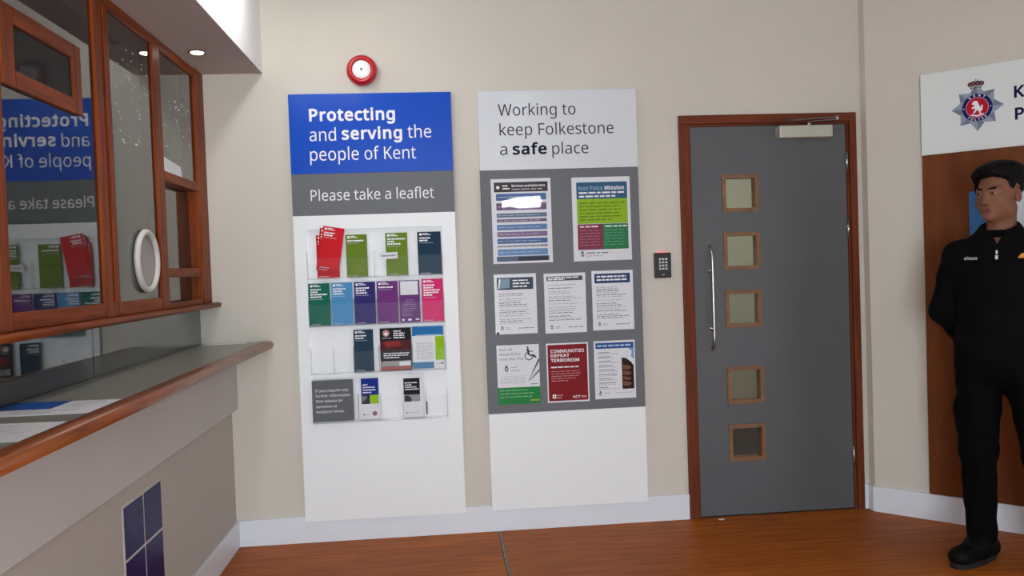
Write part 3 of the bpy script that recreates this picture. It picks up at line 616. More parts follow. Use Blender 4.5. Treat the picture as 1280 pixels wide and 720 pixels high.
fr.build('white_frame', PWHITE, d1)
bx('recess_back', RX0, RX1, -.010, -.0015, RZ0, RZ1, PWHITE, d1)
rk = MB()
ROWZ = [1.326, 1.089, .851, .611]
for i, z in enumerate(ROWZ):
    rk.box(RX0+.001, RX1-.001, -.050, -.0105, z-.004, z)            # ledge
    rk.box(RX0+.001, RX1-.001, -.052, -.0500, z-.004, z+(.105 if i else .10))  # front lip
    ds = [RX0+.001, -.322, RX1-.003] if i == 0 else [RX0+.001, -.5401, -.4405, -.316, -.1505, RX1-.003] if i == 2 else [RX0+.001]+[-.652+.1119*k for k in range(1, 6)]+[RX1-.003]
    for x in ds: rk.box(x, x+.002, -.0498, -.0105, z+.0002, z+.13)
rk.build('acrylic_pockets', CLEAR, d1)

d2 = empty('notice_board', (0, 0, 0)); tag(d2, 'tall board with pale header and posters on a grey field', 'display board', 'tall display boards on the back wall')
QL, QR = .224, 1.035
s = Sheet('header_panel', QR-QL, PT-1.840, .0265, PSILV, ((QL+QR)/2, -.0015, 1.840), parent=d2, bevel=.001)
W2 = QR-QL
U = lambda x: (x-QL)/W2
Vh = lambda z: (PT-z)/(PT-1.840)
s.letters('Working to', U(.326), U(.721), Vh(2.113), .058, DTEXT, .002)
s.letters('keep Folkestone', U(.330), U(.914), Vh(2.014), .058, DTEXT, .002)
s.letters('a', U(.329), U(.366), Vh(1.916), .058, DTEXT, .002)
s.letters('safe', U(.393), U(.567), Vh(1.916), .058, ink('navyblack', (22, 24, 40)), .034)
s.letters('place', U(.595), U(.781), Vh(1.915), .058, DTEXT, .002)
s.done()
board_part('grey_field', QL, QR, FRT, -.0015, .606, 1.8395, PGREY, d2)
board_part('white_panel', QL, QR, FRT, -.0015, PB, .6055, PWHITE, d2)

# ------------------------------------------------------------------ leaflets
GRP = 'leaflets in the wall rack'
def leaflet(rgb, x, z, label, titles, w=.104, h=.210, y=-.034, tilt=0.0, t=.002, key=None):
    c = ink('leaflet_%d_%d_%d' % rgb, rgb, .35)
    s = Sheet('leaflet', w, h, t, c, (x, y, z), 0, tilt)
    s.poly([(.08, .035), (.2, .03), (.2, .075), (.14, .09), (.08, .078)], WTEXT, 'printed_emblem')
    s.rect(.23, .46, .03, .047, WTEXT, 'printed_text', 2); s.rect(.23, .57, .06, .077, WTEXT, 'printed_text', 2)
    v = .145
    for tw in titles:
        s.greek(.08, .08+tw, v, .033, WTEXT, 'printed_title', 2); v += .058
    s.rect(.08, .68, v-.005, v+.004, ink('pale_line', (190, 196, 205)), 'printed_text', 2)
    s.rect(.08, .52, .965, .977, ink('pale_line', (190, 196, 205)), 'printed_text', 2)
    s.done()
    return tag(s.o, label, 'leaflet', GRP)
RED = (206, 26, 38)
leaflet(RED, -.5455, 1.3700, 'red leaflet pulled up and leaning right at the front of the red bunch', [.5, .42], y=-.0425, tilt=.165)
leaflet((196, 24, 36), -.556, 1.362, 'second red leaflet, its top corner peeking out behind the leaning one', [.5, .42], y=-.0385, tilt=.13, w=.102)
leaflet((190, 22, 34), -.547, 1.328, 'upright red leaflet at the back of the red bunch, seen at the left', [.5, .42], y=-.0345, h=.212, w=.110)
GRN = (104, 130, 28)
leaflet(GRN, -.405, 1.328, 'olive green leaflet beside the red bunch in the top row', [.76])
leaflet((106, 132, 30), -.207, 1.328, 'olive green leaflet with a white tag across it, top row', [.84, .34, .62], w=.108, h=.213)
leaflet((18, 52, 76), -.044, 1.328, 'dark teal blue leaflet at the right end of the top row', [.46, .36], w=.116, h=.213)
leaflet((16, 104, 84), -.597, 1.091, 'dark green leaflet at the left end of the second row', [.5, .34, .8, .52])
leaflet((76, 146, 198), -.486, 1.091, 'sky blue leaflet in the second row between green and navy', [.6, .44, .5])
leaflet((46, 40, 112), -.3735, 1.091, 'dark indigo leaflet in the second row between sky blue and purple', [.64, .46, .54])
leaflet((112, 48, 124), -.2615, 1.091, 'plain purple leaflet in the second row with a one word title', [.7])
pu = Sheet('leaflet', .102, .210, .002, ink('leaflet_violet', (104, 54, 124), .35), (-.152, -.034, 1.091))
pu.rect(.06, .92, .02, .345, PAPER, 'printed_panel')
for k, (a, b) in enumerate(((.3, .7), (.2, .72), (.14, .8), (.14, .82), (.12, .8), (.12, .66), (.12, .5), (.12, .62))): pu.greek(a, b, .47+.052*k, .012, ink('pale_lilac', (186, 160, 196)), 'printed_text')
pu.disc(.16, .94, .006, WTEXT); pu.rect(.4, .56, .92, .96, WTEXT, 'printed_emblem'); pu.rect(.76, .94, .92, .95, WTEXT, 'printed_emblem')
tag(pu.done(), 'purple leaflet with a blank white panel on its top half', 'leaflet', GRP)
leaflet((216, 38, 112), -.037, 1.091, 'bright pink leaflet at the right end of the second row', [.54, .46, .76, .72, .4], w=.106, h=.213)
leaflet((30, 58, 78), -.389, .853, 'dark slate blue leaflet in the third row beside the black one', [.56, .44], w=.097)
bk = Sheet('leaflet', .155, .212, .002, ink('black_card', (22, 20, 24), .35), (-.230, -.034, .853))
bk.disc(.2, .12, .017, ink('rose', (190, 140, 140))); bk.disc(.2, .135, .008, WTEXT, k=3)
for k in range(5): bk.rect(.09+.06*k, .115+.06*k, .225, .245, WTEXT, 'printed_text')
for k, b in enumerate((.68, .8, .78, .8)): bk.greek(.44, b, .075+.052*k, .028, WTEXT, 'printed_title')
bk.rect(.0, 1, .29, .52, ink('dark_red_photo', (84, 30, 32)), 'printed_photo'); bk.poly([(.1, .33), (.6, .3), (.7, .42), (.2, .46)], ink('red_photo', (140, 44, 44)), 'printed_photo', 2)
for k, b in enumerate((.92, .9, .6)): bk.greek(.1, b, .60+.05*k, .022, WTEXT, 'printed_text')
bk.rect(.02, .98, .78, .91, ink('grey_strip', (160, 156, 152)), 'printed_block'); bk.rect(.6, .96, .8, .9, PAPER, 'printed_block', 2)
bk.rect(.02, .98, .92, .985, ink('rose_strip', (180, 92, 92)), 'printed_block')
tag(bk.done(), 'wide black and dark red leaflet in the third row', 'leaflet', GRP)
lb5 = Sheet('leaflet', .158, .214, .002, PAPER, (-.0675, -.034, .853))
lb5.rect(0, .985, 0, .22, ink('azure', (34, 112, 176)), 'printed_block'); lb5.rect(.1, .93, .195, .215, ink('pale_azure', (160, 205, 230)), 'printed_text', 2)
for k in range(9): lb5.greek(.12, .64, .40+.045*k, .014, ink('grey_text', (172, 174, 178)), 'printed_text')
lb5.rect(.72, 1, .24, .80, ink('lime', (150, 196, 20)), 'printed_block'); lb5.rect(.0, .66, .84, .99, ink('steel_blue', (70, 130, 172)), 'printed_block')
lb5.disc(.92, .88, .005, DTEXT); lb5.greek(.73, .88, .89, .015, ink('grey_text', (172, 174, 178)), 'printed_text')
tag(lb5.done(), 'wide white leaflet with blue top and lime block in the third row', 'leaflet', GRP)
la = Sheet('leaflet', .098, .213, .002, PAPER, (-.370, -.034, .613))
la.rect(.09, .97, .035, .43, ink('royal', (20, 44, 140)), 'printed_block')
for k, b in enumerate((.44, .78, .82, .6)): la.greek(.17, b, .19+.06*k, .026, WTEXT, 'printed_title')
la.rect(.09, .55, .43, .64, ink('charcoal', (40, 42, 46)), 'printed_photo'); la.poly([(.1, .45), (.4, .46), (.25, .56), (.12, .6)], ink('grey_photo', (120, 122, 126)), 'printed_photo', 2)
la.rect(.52, .97, .43, .64, ink('lime', (150, 196, 20)), 'printed_block', 2)
la.disc(.2, .89, .004, DTEXT); la.disc(.74, .87, .012, ink('plum', (140, 100, 112))); la.greek(.3, .5, .89, .014, ink('grey_text', (172, 174, 178)), 'printed_text')
tag(la.done(), 'white leaflet with royal blue and lime print in the bottom row', 'leaflet', GRP)
lc = Sheet('leaflet', .104, .218, .002, PAPER, (-.1515, -.034, .613))
lc.rect(.04, .82, .1, .48, ink('ink_black', (22, 24, 36)), 'printed_block')
for k, b in enumerate((.7, .42, .66, .76)): lc.greek(.1, b, .205+.05*k, .024, WTEXT, 'printed_title')
lc.rect(.06, .82, .48, .64, ink('mid_grey', (150, 152, 156)), 'printed_photo'); lc.poly([(.06, .5), (.25, .5), (.42, .56), (.38, .64), (.06, .64)], ink('charcoal', (40, 42, 46)), 'printed_photo', 2)
lc.disc(.16, .90, .004, ink('grey_dot', (110, 114, 120))); lc.greek(.22, .78, .895, .012, ink('grey_text', (172, 174, 178)), 'printed_text')
tag(lc.done(), 'white leaflet with black top block in the bottom row', 'leaflet', GRP)
tg = Sheet('pocket_tag', .090, .032, .002, PAPER, (-.247, -.0535, 1.4115), 0, -.03)
tg.greek(.1, .9, .5, .2, ink('grey_text2', (140, 142, 150)), 'printed_text')
tag(tg.done(), 'small white paper tag stuck across the olive leaflet pocket', 'tag')
gs = Sheet('information_card', .201, .205, .003, ink('card_grey', (100, 103, 107)), (-.5485, -.0535, .615))
for body, a, b, z in (('If you require any', -.633, -.471, .763), ('further information', -.633, -.463, .737), ('then please let', -.633, -.502, .711), ('someone at', -.632, -.530, .684), ('reception know.', -.632, -.494, .658)):
    gs.text(body, (a+.649)/.201, (b+.649)/.201, (.820-z)/.205, .0135, WTEXT, .006)
tag(gs.done(), 'square grey information card at the bottom left of the leaflet rack', 'sign')
bc = bx('black_clip', -.089, -.083, -.0505, -.044, .625, .690, BLACKP, None, .002)
tag(bc, 'thin dark clip in the bottom row beside the white leaflet', 'clip')

# ------------------------------------------------------------------ posters
PG = 'posters on the grey notice board'
GT = ink('body_text', (176, 178, 184)); GTD = ink('body_text_dark', (120, 122, 130))
def poster(x, z, w, h, base, label):
    s = Sheet('poster', w, h, .001, base, (x, FRT-.0003, z)); s.label = label
    return s
def pol_logo(s, u, v, r, c=None):
    c = c or ink('logo_grey', (70, 72, 82))
    s.disc(u, v, r, c, 'printed_emblem', 2, r*.8); s.disc(u, v-r*1.2/s.h, r*.45, c, 'printed_emblem', 2)
    s.disc(u, v, r*.45, PAPER, 'printed_emblem', 3)
def fin(s, sleeve=True, bmp=SLEEVE):
    o = s.done(); tag(o, s.label, 'poster', PG)
    if sleeve: MB().box(-s.w/2-.001, s.w/2+.001, -.0032, -.0026, .0, s.h).build('plastic_sleeve', bmp, o)
    return o
SW = glass_mat('wrinkled_sleeve', .03, (.995, .995, .995), .03, .06, 7)
s = poster(.428, 1.367, .304, .428, PAPER, 'large poster with blue and purple stripes under a dark header')
s.rect(.05, .95, .04, .155, ink('header_dark', (52, 50, 56)))
s.disc(.115, .1, .009, WTEXT, k=2); s.rect(.19, .28, .075, .09, WTEXT, 'printed_text', 2); s.rect(.19, .31, .108, .123, WTEXT, 'printed_text', 2)
s.text('Services available here', .345, .905, .097, .012, WTEXT, .03); s.greek(.345, .88, .125, .012, ink('pale_line', (190, 196, 205)))
B_, P_ = ink('stripe_blue', (70, 108, 168)), ink('stripe_purple', (112, 82, 128))
for a, b, c in ((.175, .255, B_), (.285, .37, P_), (.405, .455, ink('stripe_slate', (96, 122, 150))), (.475, .51, P_), (.54, .605, ink('stripe_blue2', (92, 134, 186))), (.625, .685, ink('stripe_mauve', (136, 112, 152))), (.705, .765, B_), (.785, .805, GTD), (.83, .905, ink('stripe_blue3', (104, 150, 202)))):
    s.rect(.08, .92, a, b, c, 'printed_stripe'); s.greek(.1, .8, (a+b)/2, .008, ink('pale_line', (190, 196, 205)))
s.rect(.06, .94, .915, .975, ink('footer_slate', (84, 108, 132)), 'printed_stripe'); s.rect(.42, .92, .925, .97, ink('footer_dark', (40, 52, 68)), 'printed_stripe', 2)
fin(s, True, SW)
s = poster(.838, 1.366, .301, .427, PAPER, 'large poster with teal, lime, crimson and green blocks')
s.rect(.08, .95, .06, .26, ink('teal_blue', (36, 94, 132)))
s.text('Kent Police', .12, .53, .155, .021, ink('pale_blue', (170, 205, 225)), .0); s.text('Mission', .565, .90, .155, .021, WTEXT, .03)
s.greek(.12, .91, .187, .02, WTEXT); s.greek(.12, .76, .23, .02, WTEXT)
s.rect(.08, .95, .26, .555, ink('lime2', (148, 190, 24)))
for k, b in enumerate((.9, .82, .84, .8, .86, .7)): s.greek(.12, b, .31+.04*k, .014, ink('olive', (96, 128, 20)))
s.rect(.08, .515, .56, .865, ink('crimson', (134, 46, 78))); s.rect(.515, .95, .56, .865, ink('green_block', (20, 124, 78)))
s.greek(.12, .44, .59, .016, WTEXT); s.greek(.55, .93, .59, .016, WTEXT)
for k in range(6): s.greek(.12, .46, .635+.035*k, .01, ink('rose_text', (176, 112, 136))); s.greek(.55, .88, .635+.035*k, .01, ink('mint_text', (90, 166, 130)))
pol_logo(s, .15, .92, .011); s.greek(.22, .6, .905, .014, GTD); s.greek(.22, .5, .94, .01, GT)
fin(s, True, SW)
def letter(x, z, label, hdr, h0, h1, w=.214, h=.305, nl=14, lines=True):
    s = poster(x, z, w, h, PAPER, label)
    s.rect(.065, .93, h0, h1, hdr)
    v = h1+.07
    while v < .82:
        s.greek(.1, random.uniform(.6, .88), v, .012, random.choice([GT, GT, GTD])); v += random.choice([.032, .032, .055])
    pol_logo(s, .16, .905, .008); s.greek(.24, .34, .89, .012, GT); s.greek(.24, .36, .915, .012, GT); s.greek(.55, .91, .905, .012, GTD)
    return s
s = letter(.382, 1.009, 'small white letter poster with a dark photo banner and a nicked corner', ink('banner_dark', (62, 76, 92)), .06, .26)
s.poly([(.1, .08), (.38, .08), (.36, .23), (.12, .24)], ink('photo_blue', (130, 158, 180)), 'printed_photo', 2); s.poly([(.12, .08), (.16, .08), (.12, .24), (.09, .24)], WTEXT, 'printed_photo', 3)
for k, b in enumerate((.8, .84, .78)): s.greek(.44, b, .11+.05*k, .022, WTEXT)
s.disc(.05, .985, .0075, ink('pin_dark', (50, 34, 40)), 'corner_tack', 3)
fin(s)
s = letter(.636, 1.004, 'small white letter poster with a thin grey heading, middle of its row', ink('heading_grey', (84, 86, 92)), .05, .125)
s.greek(.1, .86, .073, .02, WTEXT); s.greek(.1, .5, .102, .02, WTEXT)
fin(s)
s = letter(.8825, 1.009, 'small white letter poster with a navy blue heading box', ink('heading_navy', (34, 64, 116)), .05, .21)
s.greek(.12, .84, .1, .028, WTEXT, 'printed_title'); s.greek(.12, .88, .155, .028, WTEXT, 'printed_title')
fin(s)
s = poster(.3835, .651, .216, .302, PAPER, 'white and green disability poster with a wheelchair symbol')
TG = ink('title_grey', (120, 124, 130))
s.text('Not all', .06, .36, .095, .0135, TG, .004); s.text('disabilities', .06, .56, .175, .0135, TG, .004); s.text('look like this', .06, .64, .255, .0135, TG, .004)
ICON = ink('icon_dark', (46, 62, 66))
s.disc(.735, .05, .0055, ICON)
s.poly([(.705, .07), (.765, .075), (.78, .18), (.735, .185)], ICON, 'printed_emblem', 2); s.poly([(.75, .11), (.86, .115), (.86, .128), (.75, .125)], ICON, 'printed_emblem', 2)
mb = s.lay('printed_emblem', ICON, 2)
for k in range(17):
    a0 = math.radians(120+k*15); a1 = math.radians(120+(k+1)*15)
    cx, cz, r = (.76-.5)*s.w, (1-.195)*s.h, .0225
    mb.face([(cx+r*math.cos(a0), -.0018, cz+r*math.sin(a0)), (cx+(r-.0045)*math.cos(a0), -.0018, cz+(r-.0045)*math.sin(a0)), (cx+(r-.0045)*math.cos(a1), -.0018, cz+(r-.0045)*math.sin(a1)), (cx+r*math.cos(a1), -.0018, cz+r*math.sin(a1))])
s.poly([(.78, .175), (.88, .17), (.94, .215), (.90, .235), (.86, .20), (.78, .2)], ICON, 'printed_emblem', 2)
pol_logo(s, .22, .405, .012); s.text('Kent', .34, .48, .39, .0085, ICON, .01); s.text('Police', .34, .53, .445, .0085, ICON, .01)
PEN = ink('pen_grey', (92, 98, 100))
s.poly([(.72, .63), (.985, .235), (1, .255), (1, .29)], PEN, 'printed_shape', 2); s.poly([(.72, .63), (1, .42), (1, .46), (.80, .59)], PEN, 'printed_shape', 2)
s.rect(.06, .7, .525, .53, GT, 'printed_text', 2)
for k in range(3): s.greek(.06, .66, .57+.035*k, .01, GT)
s.rect(.78, .95, .665, .675, DTEXT, 'printed_text', 2)
s.rect(0, 1, .715, 1, ink('poster_green', (18, 134, 70)))
for k, b in enumerate((.7, .84, .8)): s.greek(.04, b, .765+.055*k, .016, ink('pale_green', (120, 190, 140)))
s.rect(.76, .98, .93, .955, ink('yellow_green', (150, 170, 60)), 'printed_text', 2)
fin(s)
s = poster(.637, .649, .216, .303, PAPER, 'dark red counter-terrorism poster with white capitals')
s.rect(.03, .97, .025, .975, ink('deep_red', (134, 22, 36)))
for body, b, v in (('COMMUNITIES', .905, .16), ('DEFEAT', .55, .235), ('TERRORISM', .78, .315)): s.text(body, .1, b, v, .0165, WTEXT, .03)
s.greek(.1, .78, .405, .022, WTEXT, 'printed_title')
for k, b in enumerate((.78, .8, .76, .7, .5)): s.greek(.1, b, .475+.04*k, .011, ink('pink_text', (210, 150, 155)))
s.rect(.12, .2, .865, .93, WTEXT, 'printed_emblem', 2); s.rect(.145, .175, .885, .91, ink('deep_red', (134, 22, 36)), 'printed_emblem', 3); s.greek(.22, .36, .88, .018, ink('pink_text', (210, 150, 155))); s.greek(.22, .36, .92, .018, ink('pink_text', (210, 150, 155)))
s.text('ACT', .6, .78, .935, .013, WTEXT, .03); s.greek(.8, .94, .915, .03, ink('pink_text', (210, 150, 155)))
fin(s)
s = poster(.8815, .655, .213, .299, PAPER, 'white poster with blue banner and a dark photo of a hand')
s.rect(.04, .97, .035, .135, ink('banner_blue', (36, 76, 148))); s.greek(.08, .9, .085, .03, ink('pale_blue', (170, 205, 225)), 'printed_title')
s.poly([(.84, .135), (.97, .135), (.97, .33), (.9, .28), (.93, .2)], ink('swoosh', (110, 160, 210)), 'printed_photo')
s.poly([(.67, .3), (.78, .31), (.9, .38), (.96, .44), (.96, .84), (.67, .84)], ink('hand_dark', (32, 24, 24)), 'printed_photo')
for k, (a, b) in enumerate(((.42, .5), (.52, .6), (.62, .68), (.7, .78))): s.poly([(.69, a), (.86, a+.02), (.9, (a+b)/2+.02), (.84, b+.01), (.69, b)], ink('hand_skin', (126, 82, 66)), 'printed_photo', 2)
for k in range(9):
    s.rect(.1, random.uniform(.32, .55), .195+.075*k, .207+.075*k, GTD, 'printed_text', 2); s.greek(.1, random.uniform(.5, .62), .228+.075*k, .012, GT)
pol_logo(s, .13, .91, .009); s.greek(.22, .34, .9, .012, GT); s.greek(.5, .93, .9, .01, GT)
fin(s)

# ------------------------------------------------------------------ alarm sounder
al = empty('alarm_sounder', (-.345, 0, 2.352)); tag(al, 'round red fire alarm sounder above the blue sign', 'fire alarm')
MB().lathe([(.066, -.0005), (.074, -.006), (.0765, -.022), (.074, -.04), (.066, -.054), (.056, -.060), (.049, -.058), (.047, -.046), (.046, -.042)], (0, 0, 0), 'y', 40).build('red_body', mat('alarm_red', (190, 22, 34), .3, .01, coat=.3), al)
fc = MB().lathe([(.0455, -.0425), (.0455, -.050), (.043, -.053), (.02, -.0545), (.006, -.0545)], (0, 0, 0), 'y', 36).build('white_face', mat('alarm_white', (246, 246, 248), .35), al)
MB().lathe([(.0058, -.0546), (.0058, -.056), (.003, -.057)], (0, 0, 0), 'y', 14).build('centre_dot', mat('alarm_dot', (110, 112, 116), .4), fc)

# ------------------------------------------------------------------ keypad
kp = empty('keypad', (1.151, 0, 1.266)); tag(kp, 'black keypad with white keys beside the grey door', 'keypad')
bx('housing', -.043, .043, -.026, -.0005, 0, .13, BLACKP, kp, .004)
bx('status_light', -.024, .024, -.024, -.004, .1302, .134, mat('status_red', (220, 110, 110), .4, emit=.6), kp)
KEY = mat('key_white', (205, 208, 214), .4)
for r in range(4):
    for c in range(3): bx('key', -.0215+.0165*c, -.0105+.0165*c, -.029, -.0262, .042+.0165*r, .052+.0165*r, KEY, kp, .0008)
bx('badge', -.006, .006, -.0268, -.0262, .014, .018, KEY, kp)

# ------------------------------------------------------------------ door
dr = empty('door_1', (0, 0, 0)); tag(dr, 'grey flush door with five square glass panels in a reddish wood frame', 'door', kind='structure')
DZ, DX_ = dwood('z'), dwood('x')
LX0, LX1, LT = 1.321, 2.156, 2.039
for nm, x0, x1 in (('frame_jamb', 1.258, 1.306), ('frame_jamb', 2.170, 2.207)):
    j = bx(nm, x0, x1, -.022, .119, 0, 2.052, DZ, dr, .002)
bx('frame_head', 1.258, 2.207, -.022, .119, 2.0525, 2.0975, DX_, dr, .002)
bx('frame_stop', 1.3065, 1.3185, -.006, .119, 0, 2.0405, DZ, dr); bx('frame_stop', 2.1585, 2.1695, -.006, .119, 0, 2.0405, DZ, dr)
bx('frame_stop', 1.3065, 2.1695, -.006, .119, 2.041, 2.052, DX_, dr)
WINS = [(1.478, 1.674, 1.596, 1.789), (1.481, 1.680, 1.294, 1.491), (1.486, 1.680, .990, 1.187), (1.486, 1.680, .589, .788), (1.486, 1.682, .288, .485)]
WINS = [(1.482, 1.678, c-.0975, c+.0975) for c in (1.6925, 1.392, 1.089, .6885, .3865)]
lf = MB(); wx0, wx1 = WINS[0][0]+.003, WINS[0][1]-.003
lf.box(LX0, wx0, 0, .044, .006, LT).box(wx1, LX1, 0, .044, .006, LT)
zz = [.006]
for w in sorted(WINS, key=lambda w: w[2]): zz += [w[2]+.003, w[3]-.003]
zz.append(LT)
for a, b in zip(zz[::2], zz[1::2]): lf.box(wx0, wx1, 0, .044, a, b)
leaf = lf.build('door_leaf', DOORGREY, dr)
for (a, b, c, d) in WINS:
    t = .02
    vf = MB().box(a, a+t, -.006, .048, c, d).box(b-t, b, -.006, .048, c, d).box(a+t, b-t, -.006, .048, c, c+t).box(a+t, b-t, -.006, .048, d-t, d).build('vision_frame', TRIMW, dr)
    bx('pane', a+t, b-t, .030, .036, c+t, d-t, DGLASS, vf)
# pull handle
hx = 1.408
HY0 = -.036
path = [(hx, -.003, 1.421), (hx, -.012, 1.416), (hx, -.026, 1.400), (hx, -.034, 1.380), (hx, HY0, 1.355), (hx, HY0, 1.15), (hx, HY0, .945), (hx, -.034, .922), (hx, -.026, .902), (hx, -.012, .886), (hx, -.003, .881)]
hd = MB().tube(path, .0075, 14).build('pull_handle', METAL, dr)
for z in (1.292, .989): MB().tube([(hx, -.0005, z), (hx, -.003, z), (hx, -.0035, z), (hx, HY0, z)], [.014, .014, .0075, .0075], 12).build('standoff', METAL, hd)
# closer
ARMM = mat('dark_metal', (78, 70, 64), .45, metal=.7)
dc = MB().box(1.775, 2.060, -.062, -.0005, 1.966, 2.030).build('door_closer', CLOSER, dr, .004)
MB().lathe([(.012, 0), (.012, .014), (.008, .016)], (1.945, -.035, 2.0302), 'z', 14).build('spindle', METAL, dc)
MB().prism([(1.935, -.045), (2.062, -.105), (2.070, -.092), (1.946, -.028)], 'z', 2.046, 2.052).build('arm', ARMM, dc)
MB().prism([(1.85, -.020), (2.062, -.104), (2.072, -.094), (1.852, -.006)], 'z', 2.058, 2.064).build('arm', ARMM, dc)
MB().lathe([(.009, 0), (.009, .024), (.006, .026)], (2.066, -.098, 2.042), 'z', 12).build('arm_joint', METAL, dc)
bx('arm_bracket', 1.835, 1.865, -.030, -.0225, 2.052, 2.070, ARMM, dc, .001)
for z in (1.842, 1.488, .286):
    h = MB().tube([(2.1575, -.008, z-.05), (2.1575, -.008, z+.05)], .0065, 12).build('hinge', METAL, dr)
    for dz in (-.03, -.01, .01, .03): MB().tube([(2.1575, -.008, z+dz-.0012), (2.1575, -.008, z+dz+.0012)], .0073, 12).build('knuckle', METAL, h)

# ------------------------------------------------------------------ downlight in the soffit
dl = empty('downlight', (-1.03, -.43, 2.35)); tag(dl, 'small recessed downlight in the soffit over the counter', 'downlight')
MB().lathe([(.038, -.0005), (.040, -.004), (.036, -.006), (.030, -.004), (.029, -.001)], (0, 0, 0), 'z', 28).build('trim_ring', mat('chrome_ring', (150, 140, 136), .25, metal=1), dl)
MB().lathe([(.028, -.0012), (.026, -.006), (.015, -.009), (.004, -.010)], (0, 0, 0), 'z', 24).build('lamp', emis('downlight_lamp', (255, 240, 225), DOWNLIGHT), dl)

# ------------------------------------------------------------------ papers on the counter
def paper(pts, label, prints, name='paper_sheet'):
    z = 1.0208
    mb = MB().prism(pts, 'z', z, z+.0008)
    o = mb.build(name, PAPER)
    for k, (nm, m, q) in enumerate(prints): MB().face([(x, y, z+.0012) for x, y in q]).build(nm, m, o, fix=False)
    return tag(o, label, 'paper', 'papers on the counter')
def lines(x0, x1, y0, y1, n, m):
    out = []
    for k in range(n):
        y = y0+(y1-y0)*k/(n-1)
        e = random.uniform(.55, 1)
        out.append(('printed_text', m, [(x0, y), (x0+(x1-x0)*e, y), (x0+(x1-x0)*e, y+.004), (x0, y+.004)]))
    return out
paper([(-1.18, -2.085), (-.898, -2.085), (-.898, -1.858), (-1.18, -1.845)], 'white leaflet with a blue corner block lying on the counter',
      [('printed_block', ink('counter_blue', (30, 84, 164)), [(-1.18, -1.99), (-1.03, -1.99), (-1.03, -1.853), (-1.18, -1.847)])] + lines(-1.01, -.92, -1.97, -1.88, 5, GT) + lines(-1.12, -.93, -2.05, -2.02, 2, ink('plum_text', (120, 60, 80))))
paper([(-1.10, -2.44), (-.898, -2.44), (-.898, -2.205), (-1.10, -2.195)], 'white printed sheet nearest the camera on the counter', lines(-1.08, -.93, -2.42, -2.23, 8, GT) + [('printed_emblem', GTD, [(-.985, -2.41), (-.965, -2.41), (-.96, -2.39), (-.98, -2.388)])])
paper([(-1.17, -.105), (-.96, -.075), (-.96, -.012), (-1.17, -.012)], 'thin white sheet at the far end of the counter by the wall', [])

sc = MB().prism([(1.395, -.052), (1.420, -.060), (1.432, -.048), (1.418, -.036), (1.400, -.040)], 'z', .0005, .003).build('paper_scrap', PAPER)
tag(sc, 'tiny pale scrap on the floor at the foot of the grey door', 'scrap')
# ------------------------------------------------------------------ board on the angled wall
ang = -math.pi/4
A0 = Vector((2.242, -.058, 0)); DD = Vector((K, -K, 0)); NN = Vector((-K, -K, 0))
def on_right(sv, off, z): 
    p = A0+DD*sv+NN*off
    return (p.x, p.y, z)
S0, S1 = .272, 1.122
rb = empty('police_board', on_right((S0+S1)/2, .0005, 0), ang); tag(rb, 'brown wood board with white police crest header on the angled wall', 'display board')
bd = bx('wood_panel', -.425, .425, -.022, -.001, .136, 1.8305, mat('brown_panel', (122, 66, 28), .5, 0, 3, .0, 30, (5, 5, .5), rgb2=(98, 48, 18), spec=.2), rb, .0015)
hp = Sheet('header_panel', .85, .399, .026, mat('header_white', (226, 232, 232), .3, .01), (0, -.001, 1.831), parent=rb, bevel=.001)
cu_ = (.522-S0)/.85
zc = lambda z: (2.230-z)/.399
SIL = ink('crest_silver', (150, 162, 182), .35); SIL2 = ink('crest_silver_dark', (120, 130, 150), .35)
c0 = (.522, 2.033)
def CP(a, r): return ((c0[0]+r*math.cos(a)-S0)/.85, zc(c0[1]+r*math.sin(a)))
star = []
for k in range(8):
    a = math.pi/2+k*math.pi/4
    star.append(CP(a, .113 if k % 2 == 0 else .103)); star.append(CP(a+math.pi/8, .080))
hp.poly([CP(math.pi/2+k*math.pi/8, (.113 if k % 4 == 0 else .104) if k % 2 == 0 else .078) for k in range(16)], SIL, 'crest_star', 1)
for k in range(8):
    a = math.pi/2+k*math.pi/4
    hp.poly([CP(a, .11), CP(a+math.pi/8, .078), CP(a, .06)], SIL2, 'crest_star', 2)
hp.disc(cu_, zc(2.033), .0655, ink('crest_navy', (30, 34, 96)), 'crest_ring', 3, n=36)
hp.disc(cu_, zc(2.033), .0495, ink('crest_pink', (206, 150, 165)), 'crest_ring', 4, n=32)
hp.disc(cu_, zc(2.033), .0465, ink('crest_red', (186, 28, 52)), 'crest_field', 5, n=32)
